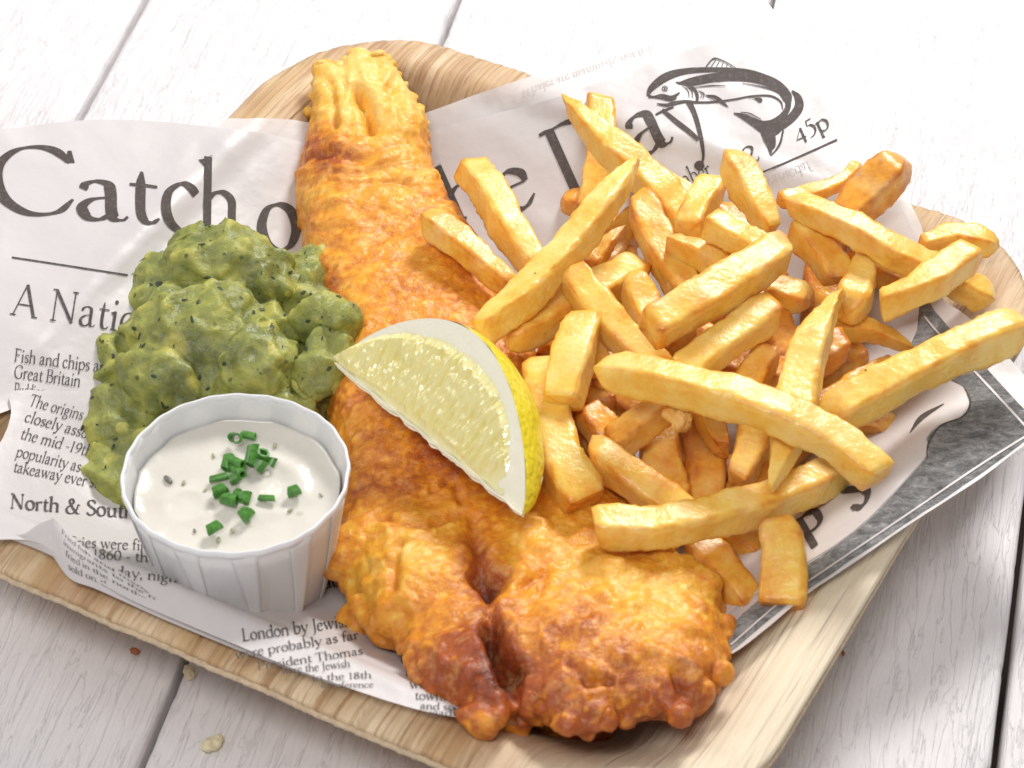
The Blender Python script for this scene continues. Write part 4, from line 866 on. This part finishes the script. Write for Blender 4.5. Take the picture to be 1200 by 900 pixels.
# ------------------------------------------------------------------ lemon wedge
def make_lemon():
    A = P(391, 428, 37); Bp = P(611, 606, 47); ax = Bp - A; L = np.linalg.norm(ax); ax /= L
    cv = CAM - (A+Bp)/2; cv /= np.linalg.norm(cv); p = np.cross(ax, cv); p /= np.linalg.norm(p)
    if p @ RT < 0: p = -p
    cc = np.cross(p, ax); cc = cc if cc @ cv > 0 else -cc
    al = math.radians(16); r1 = math.cos(al)*p + math.sin(al)*cc; nb = math.sin(al)*p - math.cos(al)*cc     # nb: away from the camera
    Rm = 28.6; dih = math.radians(62)
    ss = np.linspace(0, 1, 90)
    def rho(s):
        s = np.asarray(s, float); r = Rm*np.clip(np.sin(math.pi*np.clip(s, 0, 1)**.93), 0, 1)**.72
        return r*(1 - .45*np.exp(-(s/.035)**2)) + .001
    peel_m, t, b = mat('lemon_peel'); n = N(t); v = n.obj(); vo = n('TexVoronoi', Vector=v, Scale=560.0, _feature='SMOOTH_F1').outputs['Distance']
    n.link(n.mix(n.noise(v, 60, 3), (.86, .70, .03), (.80, .72, .04)), b.inputs['Base Color']); b.inputs['Roughness'].default_value = .32; sss(b, .2, (1, .8, .2), .002)
    n.link(n.bump(n.math('ADD', n.ramp(vo, [(0, n.g(0)), (.5, n.g(1))]), n.noise(v, 200, 2)), .5, .0007), b.inputs['Normal'])
    pith_m = m_plain('lemon_pith', (.95, .91, .74), .5, (.12, (1, .9, .7), .001), (500, .35, .0006), var=.02)
    fl_m, t, b = mat('lemon_flesh'); n = N(t); ta = attr(n)
    n.link(n.mix(ta[0], (.84, .72, .20), (.95, .88, .46)), b.inputs['Base Color']); b.inputs['Roughness'].default_value = .06; b.inputs['Specular IOR Level'].default_value = 1.0
    b.inputs['Coat Weight'].default_value = .5; b.inputs['Coat Roughness'].default_value = .05
    sss(b, .25, (1, .9, .5), .0015); v = n.obj(); n.link(n.bump(n.noise(v, 700, 2), .25, .0006), b.inputs['Normal'])
    e = empty('lemon_wedge', A); tag(e, 'juicy lemon wedge resting on the battered fish beside the chips', 'lemon')
    core = lambda s: A + ax*(s*L)[..., None] if hasattr(s, 'shape') else A + ax*s*L
    # peel
    V = []; nph = 30
    for s in ss:
        for k in range(nph):
            ph = dih*k/(nph-1); V.append(A + ax*s*L + rho(s)*(math.cos(ph)*r1 + math.sin(ph)*nb) )
    V = np.array(V); rad_n = np.array([math.cos(dih*k/(nph-1))*r1 + math.sin(dih*k/(nph-1))*nb for _ in ss for k in range(nph)])
    V += rad_n * (noise(V*.15)*.35)[:, None]
    F = [(j*nph+k, j*nph+k+1, (j+1)*nph+k+1, (j+1)*nph+k) for j in range(len(ss)-1) for k in range(nph-1)]
    mesh('peel', V - A, F, peel_m, e)
    # two cut faces
    def face(name, rd, nrm, m_, sgn):
        nt = 46; V = []
        for s in ss:
            for k in range(nt+1):
                tt = k/nt; hgt = 0
                edge = max(0, 1-tt*rho(s)/2.2); 
                q = A + ax*s*L + rd*tt*rho(s) 
                V.append(q)
        V = np.array(V); tt = np.tile(np.arange(nt+1)/nt, len(ss)); S_ = np.repeat(ss, nt+1)
        rag = (fbm(np.c_[S_*16, tt*2, S_*0+3.3], 3)*.8 + .5)
        corez = np.exp(-(tt*np.repeat(rho(ss), nt+1)/2.5)**2)
        V += -rd*(corez*rag*np.sin(np.pi*S_)**.5)[:, None] + nrm*(.25*noise(V*.2)*(1-tt**6)*(1 if sgn else 1))[:, None] - nrm*(corez*.8)[:, None]
        F = [(j*(nt+1)+k, j*(nt+1)+k+1, (j+1)*(nt+1)+k+1, (j+1)*(nt+1)+k) for j in range(len(ss)-1) for k in range(nt)]
        mesh(name, V - A, F, m_, e)
    face('pith', r1, -nb, pith_m, 1)
    r2 = math.cos(dih)*r1 + math.sin(dih)*nb; n2 = np.cross(ax, r2); n2 = n2 if n2 @ nb > 0 else -n2
    face('pith', r2, n2, pith_m, 0)
    # flesh: raised, with radial juice sacs
    ns, nt = 260, 90; s0, s1 = .07, .77; V = []; C_ = []
    u = np.linspace(0, 1, ns); Sg, Tg = np.meshgrid(u, np.linspace(0, 1, nt), indexing='ij'); s = s0 + (s1-s0)*Sg
    outer = (rho(s) - 4.7) * np.clip(1 - (2*np.abs(Sg-.5))**4.5, 0, 1)**.5
    inner = 1.2 + 0*s; r_ = inner + Tg*np.maximum(outer - inner, 0.0)
    fan = (Sg-.45)*L*.22*Tg
    sx = s*L + fan
    pos = np.stack([sx.ravel(), r_.ravel()], 1)
    nrm = -nb
    fx_ = sx.ravel() - (Sg.ravel()-.45)*r_.ravel()*.5
    wv = .5*noise(np.c_[pos[:, 0]*.12, pos[:, 1]*.12, pos[:, 0]*0+7])
    cell = noise(np.c_[(fx_ + wv)*.62, pos[:, 1]*.13, fx_*0]) ; cell2 = noise(np.c_[(fx_)*1.3, pos[:, 1]*.30, fx_*0+5])
    hgt = .55 + 1.25*(.5 - np.abs(cell)) + .6*(.4 - np.abs(cell2))
    rimf = np.minimum(np.minimum(Tg, 1-Tg)*8, np.minimum(Sg, 1-Sg)*25).ravel(); rimf = np.clip(rimf, 0, 1)
    V = A + ax*sx.ravel()[:, None] + r1*r_.ravel()[:, None] + nrm*((hgt*rimf - .35*(1-rimf)))[:, None]
    F = [(j*nt+k, j*nt+k+1, (j+1)*nt+k+1, (j+1)*nt+k) for j in range(ns-1) for k in range(nt-1)]
    cols = np.clip(np.c_[.75 - np.abs(cell)*.8 + .5*(1-rimf), cell*0, cell*0], 0, 1)
    mesh('flesh', V - A, F, fl_m, e, cols=cols)
    # torn membrane shreds along the core
    rs = np.random.RandomState(2); Vs = []; Fs = []
    for i in range(12):
        s_ = rs.uniform(.06, .72); base = A + ax*s_*L + r1*rs.uniform(-.5, .8) - nb*.3; ln = rs.uniform(.8, 2.0); dr = -r1*rs.uniform(.3, 1) + ax*rs.uniform(-.9, .9) - nb*rs.uniform(-.1, .5); dr /= np.linalg.norm(dr); wd = ax*rs.uniform(.4, 1.1)
        k = len(Vs); Vs += [base - wd - A, base + wd - A, base + dr*ln + wd*.2 - A, base + dr*ln*.6 - wd*.5 - nb*.4 - A]; Fs += [(k, k+1, k+2, k+3)]
    
make_lemon()

# ------------------------------------------------------------------ chips
def apparent(T, r, rt_, up_):
    return 0
def chip(pts, w, tone, ends='ss', label='', roll=0., seed=0, flat=1.0, bend=0, wmm=None):
    """pts: (x, y, z) photo pixel + height in mm along the chip; w: width in pixels as it shows"""
    rs = np.random.RandomState(seed*13+5)
    c3 = np.array([P(*q) for q in pts]); 
    if len(c3) == 2:
        mid = c3.mean(0); sd = np.cross(c3[1]-c3[0], (0, 0, 1.)); sd /= max(np.linalg.norm(sd), 1e-6); Ln = np.linalg.norm(c3[1]-c3[0])
        c3 = np.array([c3[0], mid + sd*Ln*rs.uniform(-.045, .045) + np.array([0, 0, rs.uniform(-.02, .03)*Ln]), c3[1]])
    cl = spline(c3, 16); sl = np.concatenate([[0], np.cumsum(np.linalg.norm(np.diff(cl, axis=0), axis=1))]); Ln = sl[-1]
    nR = max(16, int(Ln/1.3)); cl = np.stack([np.interp(np.linspace(0, Ln, nR), sl, cl[:, k]) for k in range(3)], 1)
    T = np.gradient(cl, axis=0); T /= np.linalg.norm(T, axis=1)[:, None]
    upv = np.array([0, 0, 1.]); 
    N1 = upv - T*(T @ upv)[:, None]; N1 /= np.maximum(np.linalg.norm(N1, axis=1), .15)[:, None]; N1 /= np.linalg.norm(N1, axis=1)[:, None]; N2 = np.cross(T, N1)
    ro = math.radians(roll + rs.uniform(-10, 10)); tw = rs.uniform(-.15, .15)
    # apparent width of a unit square section, seen from the camera
    mid = nR//2; cv = CAM - cl[mid]; dist = np.linalg.norm(cv); cv /= dist; pr = np.cross(T[mid], cv); pr /= max(np.linalg.norm(pr), 1e-6)
    e1 = math.cos(ro)*N1[mid] + math.sin(ro)*N2[mid]; e2 = -math.sin(ro)*N1[mid] + math.cos(ro)*N2[mid]
    app = abs(pr @ e1)*flat + abs(pr @ e2); a = w * dist / FPX / app * 1.09 / 2          # half side
    nA = 32; ang = (np.arange(nA)+.5)/nA*2*math.pi; ex = 5.5
    sec = np.c_[np.sign(np.cos(ang))*np.abs(np.cos(ang))**(2/ex), np.sign(np.sin(ang))*np.abs(np.sin(ang))**(2/ex)]
    # sunken faces between firmer edges
    m_ = np.minimum(np.abs(sec[:, 0]), np.abs(sec[:, 1])); sec *= (1 - .085*(1-m_)**2)[:, None]
    corner = m_
    s = np.linspace(0, 1, nR); sc = np.ones(nR); scy = np.ones(nR); shift = np.zeros(nR); shy = np.zeros(nR)
    for side, kind in ((0, ends[0]), (1, ends[1])):
        q = (s if side == 0 else 1 - s)*Ln
        if kind == 'p': f = np.clip(q/(a*5.0), 0, 1); k = .12 + .88*f**.8; sc *= k; scy *= .35 + .65*f**.7; shift += (1-k)*rs.choice([-.8, .8])
        if kind == 't': f = np.clip(q/(a*4), 0, 1); k = .5 + .5*f**.8; sc *= k; shift += (1-k)*rs.choice([-.6, .6])
        if kind == 'r': f = np.clip(q/(a*1.3), 0, 1); k = np.sqrt(np.clip(1-(1-f)**2*.72, 0, 1)); sc *= k; scy *= k
    V = []; obl = [rs.uniform(-.5, .5) for _ in range(4)]
    sc = sc*(1 + .05*np.sin(s*rs.uniform(3, 7)+rs.uniform(0, 6))); scy = scy*(1 + .05*np.sin(s*rs.uniform(3, 7)+rs.uniform(0, 6)))
    rings = []
    def ring(i, k, ext):
        r_ = ro + tw*(s[i]-.5)*2; E1 = math.cos(r_)*N1[i] + math.sin(r_)*N2[i]; E2 = -math.sin(r_)*N1[i] + math.cos(r_)*N2[i]
        ob = np.zeros(nA)
        if i < 3 or i > nR-4:
            o2 = obl[:2] if i < nR//2 else obl[2:]; wgt = (1 - i/3) if i < 3 else (1 - (nR-1-i)/3); ob = (sec[:, 0]*o2[0] + sec[:, 1]*o2[1])*a*.55*wgt
        p = cl[i] + T[i]*ext + E2*shift[i]*a*.8
        return p + (E1[None]*(sec[:, :1]*flat*scy[i]) + E2[None]*(sec[:, 1:]*sc[i]))*a*k + T[i][None]*(ob*k)[:, None]
    for k, ext in ((.3, -.35), (.62, -.3), (.86, -.12)): rings.append(ring(0, k, ext*1.0))
    rings[0:0] = []
    for i in range(nR):
        kk = 1.0
        q = min(i, nR-1-i)*Ln/(nR-1)
        kk = 1 - .07*max(0, 1-q/1.6)**2
        rings.append(ring(i, kk, 0))
    for k, ext in ((.86, .12), (.62, .3), (.3, .35)): rings.append(ring(nR-1, k, ext))
    V = np.vstack(rings); n_ = len(rings); ctr = cl.mean(0)
    cen0 = rings[0].mean(0); cen1 = rings[-1].mean(0)
    F = [(j*nA+i, j*nA+(i+1) % nA, (j+1)*nA+(i+1) % nA, (j+1)*nA+i) for j in range(n_-1) for i in range(nA)]
    V = np.vstack([V, cen0, cen1]); l = n_*nA; F += [(l, (i+1) % nA, i) for i in range(nA)] + [(l+1, (n_-1)*nA+i, (n_-1)*nA+(i+1) % nA) for i in range(nA)]
    idx = np.concatenate([np.repeat(np.concatenate([[0]*3, np.arange(nR), [nR-1]*3]), nA), [0, nR-1]])
    rad = V - cl[idx]; rl = np.maximum(np.linalg.norm(rad, axis=1), 1e-3)[:, None]; q = V + seed*37.7
    crn = np.concatenate([np.tile(corner, n_), [0, 0]])
    V = V + rad/rl * (noise(q*.10)*.75 + sst(.55, .9, crn)*(noise(q*.55+5)*.45 + noise(q*1.3+9)*.25) + noise(q*.28)*.34 + noise(q*.8)*.16)[:, None]
    cn = np.concatenate([np.tile(corner, n_), [0, 0]]); sp_ = np.concatenate([np.repeat(np.concatenate([[-.0]*3, s, [1.]*3]), nA), [0, 1]])
    endd = np.minimum(sp_, 1-sp_)*Ln; isend = np.exp(-(endd/1.6)**2)
    tn = tone*.85 + .10 + rs.uniform(-.04, .06) + .27*np.clip((cn-.62)/.3, 0, 1)*(.4+.6*(noise(q*.15+8) > -.15)) + rs.uniform(.12, .42)*isend*(.6+.6*noise(q*.25+3)) + .10*noise(q*.06+60) - .03
    o = mesh('chip', V, F, M['chip'], None, cols=np.c_[np.clip(tn, 0, 1), tn*0, tn*0], loc=ctr)
    tag(o, label, 'chip', 'chips piled on the right of the tray'); return o
CH = [  # chips labelled shaded have the pile's shade painted in as a browner tone
 ([(652,122,46),(700,160,44),(760,210,40),(812,268,34)],50,.17,'ps','long smooth yellow chip with pointed tip under the headline word Day'),
 ([(704,124,32),(696,250,22)],38,.22,'ss','pale upright chip crossing behind the long yellow pointed chip'),
 ([(664,168,23),(705,228,18)],34,.38,'rs','golden chip end poking out left of the upright pale chip'),
 ([(660,232,20),(720,262,18)],38,.50,'rr','browned chip end low under the headline, just above the long pale pointed chip'),
 ([(739,184,56),(700,250,54),(640,320,50),(568,392,46)],50,.10,'pt','very long pale chip with a sharp tip slanting down to the lemon wedge'),
 ([(552,196,34),(585,245,34),(625,318,30)],50,.13,'st','thick pale chip with a brown cut end left of the letter e of the headline'),
 ([(498,256,40),(545,290,39),(596,338,36)],42,.30,'rt','golden chip on the fish, the furthest left of all chips'),
 ([(596,396,40),(660,360,38),(745,318,32)],56,.24,'rs','broad dull chip with a rounded end just right of the lemon top'),
 ([(694,312,32),(728,266,34)],26,.42,'sp','slim golden chip end between the two long pale pointed chips'),
 ([(748,232,40),(772,285,37),(806,345,34)],46,.38,'rs','browned upright chip right of the tip of the longest pale chip'),
 ([(742,322,42),(766,395,35)],46,.16,'rs','pale blistered chip end right of the chip with the crusted square end'),
 ([(672,322,48),(710,370,46),(775,440,38)],46,.16,'ss','pale creased chip with a crusted square end above the longest chip'),
 ([(704,434,54),(800,452,56),(900,480,56),(975,515,53),(1030,558,49)],56,.10,'rs','longest chip, laid across the front of the pile with a square cut right end'),
 ([(698,617,40),(770,618,39),(850,602,37),(920,582,34),(1000,545,29)],54,.12,'ss','long thick chip lying on the fish below the longest chip'),
 ([(762,386,56),(840,342,57),(922,288,56)],56,.15,'sr','thick pale chip on top of the pile slanting up to the right'),
 ([(856,184,52),(880,225,49),(908,268,46)],50,.20,'rt','fat yellow chip with a blunt top standing under the number 2'),
 ([(834,218,42),(806,272,42)],42,.16,'ss','short pale square chip left of the fat yellow chip'),
 ([(832,262,50),(892,294,50)],42,.12,'ss','short blocky pale chip below the fat yellow chip'),
 ([(788,284,42),(870,330,40)],42,.32,'ts','golden chip half hidden under the blocky pale chip'),
 ([(928,238,50),(1000,268,50),(1060,302,47),(1160,350,36)],44,.18,'rr','long yellow chip running down to the right rim over the thick chips'),
 ([(1036,362,48),(1080,338,50),(1134,300,50)],46,.14,'ts','short thick pale chip crossing the end of the long yellow chip at the right'),
 ([(1020,296,40),(992,368,40)],44,.18,'tr','stubby pale chip with a blistered end beneath the long yellow chip'),
 ([(1058,186,50),(1030,215,46),(992,258,40)],54,.52,'rs','brown fried chip sticking up at the top right of the pile'),
 ([(1006,192,44),(975,218,43),(915,236,42)],22,.22,'rs','thin curved chip strip reaching up left of the brown chip'),
 ([(1080,292,38),(1120,280,39),(1168,288,38)],40,.16,'tr','pale chip resting on the right corner of the tray rim'),
 ([(935,262,44),(985,328,38)],48,.22,'ss','thick chip behind the end of the top slanting chip'),
 ([(896,340,38),(950,352,36)],46,.24,'sr','stubby golden chip end below the top slanting chip'),
 ([(800,440,47),(850,402,49),(904,362,50)],50,.12,'ss','pale wedge-shaped chip in the middle of the pile with a slanted end'),
 ([(974,340,50),(950,400,50),(935,460,47),(918,572,44)],50,.13,'pp','long upright chip pointed at both ends passing under the longest chip'),
 ([(970,488,42),(1040,452,46),(1110,418,49),(1198,380,50)],58,.16,'rr','long heavy chip jutting out over the right rim of the tray'),
 ([(950,482,33),(1045,432,34)],36,.40,'ss','golden chip alongside the heavy chip that juts over the rim'),
 ([(965,382,34),(1020,385,33),(1070,402,30)],42,.22,'sp','chip with a pointed right end lying on the dark picture'),
 ([(935,436,33),(988,404,35)],46,.56,'ss','brown crusted chip end between the upright chip and the heavy chip'),
 ([(990,490,27),(1052,510,25)],48,.40,'sr','brown tipped chip end under the heavy chip at the right'),
 ([(898,412,40),(862,478,34)],50,.34,'ts','golden chip standing behind the longest chip in the middle'),
 ([(895,470,38),(880,520,34),(858,562,30)],52,.34,'st','golden chip with a thin crisp edge standing below the longest chip'),
 ([(824,462,34),(842,528,29)],40,.38,'st','short golden chip tip hanging below the longest chip'),
 ([(772,478,27),(788,600,20)],50,.42,'ss','shaded golden chip standing in the hollow above the long thick chip'),
 ([(818,490,24),(824,600,17)],50,.48,'ss','shaded reddish chip deep beside the short golden tip'),
 ([(638,424,37),(646,490,37),(662,545,36),(684,590,34)],52,.22,'rs','long curved chip standing right of the lemon peel'),
 ([(684,376,46),(668,430,45),(660,472,43)],50,.16,'ss','short pale chip above the curved chip beside the lemon'),
 ([(686,482,34),(716,512,33)],46,.46,'ss','small square browned chip right of the curved chip'),
 ([(778,476,38),(716,522,34)],46,.34,'ss','short chip crossing above the small square chip'),
 ([(694,528,34),(745,565,32),(812,612,27)],52,.32,'rs','dull thick chip slanting down to the long thick front chip'),
 ([(912,612,34),(918,660,31),(914,714,26)],52,.20,'rs','stout square chip standing alone at the front with a blistered end'),
 ([(812,636,24),(845,670,23),(880,716,21)],54,.42,'sr','thick shaded chip between the fish and the stout front chip'),
 ([(830,612,20),(885,648,17)],50,.46,'ss','shaded chip tucked behind the stout front chip'),
 ([(688,388,36),(704,432,35)],36,.20,'rs','tiny pale chip end left of the rounded end of the longest chip'),
 ([(820,384,42),(842,402,41)],30,.30,'rs','small golden chip corner left of the wedge-shaped pale chip'),
 ([(842,368,38),(892,348,38)],34,.38,'ss','thin golden chip under the top slanting chip'),
 ([(905,372,32),(925,425,28)],46,.52,'ss','orange browned chip in the gap left of the long upright chip'),
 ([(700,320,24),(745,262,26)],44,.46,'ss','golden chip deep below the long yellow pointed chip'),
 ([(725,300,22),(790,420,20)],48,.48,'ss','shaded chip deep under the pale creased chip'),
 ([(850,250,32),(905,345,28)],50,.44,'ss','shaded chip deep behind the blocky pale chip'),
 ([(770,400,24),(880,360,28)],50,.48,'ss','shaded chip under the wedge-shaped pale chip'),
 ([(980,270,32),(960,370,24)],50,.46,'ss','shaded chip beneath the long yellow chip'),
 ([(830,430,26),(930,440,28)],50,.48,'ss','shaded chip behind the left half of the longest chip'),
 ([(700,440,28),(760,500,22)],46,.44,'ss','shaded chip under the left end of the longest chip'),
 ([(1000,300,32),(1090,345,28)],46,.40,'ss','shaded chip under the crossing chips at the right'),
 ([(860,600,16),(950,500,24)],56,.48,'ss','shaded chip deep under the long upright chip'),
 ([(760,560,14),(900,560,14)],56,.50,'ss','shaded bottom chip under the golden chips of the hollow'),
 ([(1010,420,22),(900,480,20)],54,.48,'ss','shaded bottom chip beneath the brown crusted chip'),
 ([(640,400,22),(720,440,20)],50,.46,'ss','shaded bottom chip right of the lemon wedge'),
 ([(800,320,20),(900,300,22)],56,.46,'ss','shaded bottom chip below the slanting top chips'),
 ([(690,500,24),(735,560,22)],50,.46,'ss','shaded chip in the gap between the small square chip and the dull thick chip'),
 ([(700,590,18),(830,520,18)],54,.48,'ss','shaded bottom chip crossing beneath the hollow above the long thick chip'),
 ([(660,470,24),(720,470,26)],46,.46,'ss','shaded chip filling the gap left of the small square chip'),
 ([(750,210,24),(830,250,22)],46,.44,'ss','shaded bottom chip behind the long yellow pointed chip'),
]
for i, (pts, w_, tn, en, lb) in enumerate(CH):
    chip(pts, w_, tn, en, lb, seed=i+1)
# ------------------------------------------------------------------ crumbs
mb = M['batter']; mcr = m_plain('pale_crumb', (.70, .62, .42), .6, (.3, (1, .8, .4), .001), (600, .6, .0006), var=.1); mbr = m_plain('brown_crumb', (.42, .13, .04), .4, None, (600, .6, .0006), var=.2)
lump('batter_scrap', 352, 424, 21, 3.4, (1, .8, .7), m_plain('pale_batter', (.82, .66, .36), .4, (.3, (1, .7, .3), .001), (500, .8, .001), var=.12), 'pale scrap of batter pressed into the peas near the lemon', 'crumb', 2)
lump('batter_scrap', 795, 488, 48, 3.6, (1.3, .8, .7), m_plain('crisp_batter', (.82, .46, .13), .35, (.3, (1, .5, .2), .001), (500, .9, .0012), var=.2), 'ragged crisp batter scrap hanging under the longest chip', 'crumb', 5, .5)
lump('crumb', 158, 763, .8, 1.0, (1.3, .8, .8), mbr, 'dark brown crumb on the board left of the gap', 'crumb', 3)
lump('crumb', 250, 871, 1.0, 2.4, (1.3, .9, .55), mcr, 'pale flaky crumb on the board right of the gap', 'crumb', 4)
lump('crumb', 222, 788, .8, 1.6, (1.6, .8, .4), mcr, 'flat yellowish crumb beside the gap just below the tray', 'crumb', 5)
lump('crumb', 380, 675, 9.6, 1.3, (1.8, .8, .5), mb, 'golden crumb on the article print right of the sauce cup', 'crumb', 6)
lump('crumb', 1055, 637, .8, .9, (1.2, .8, .8), mbr, 'tiny brown crumb on the board just outside the right side of the tray', 'crumb', 7)
lump('crumb', 988, 765, .6, .6, (1.2, .8, .8), mbr, 'tiniest brown crumb on the board below the right side of the tray', 'crumb', 8)
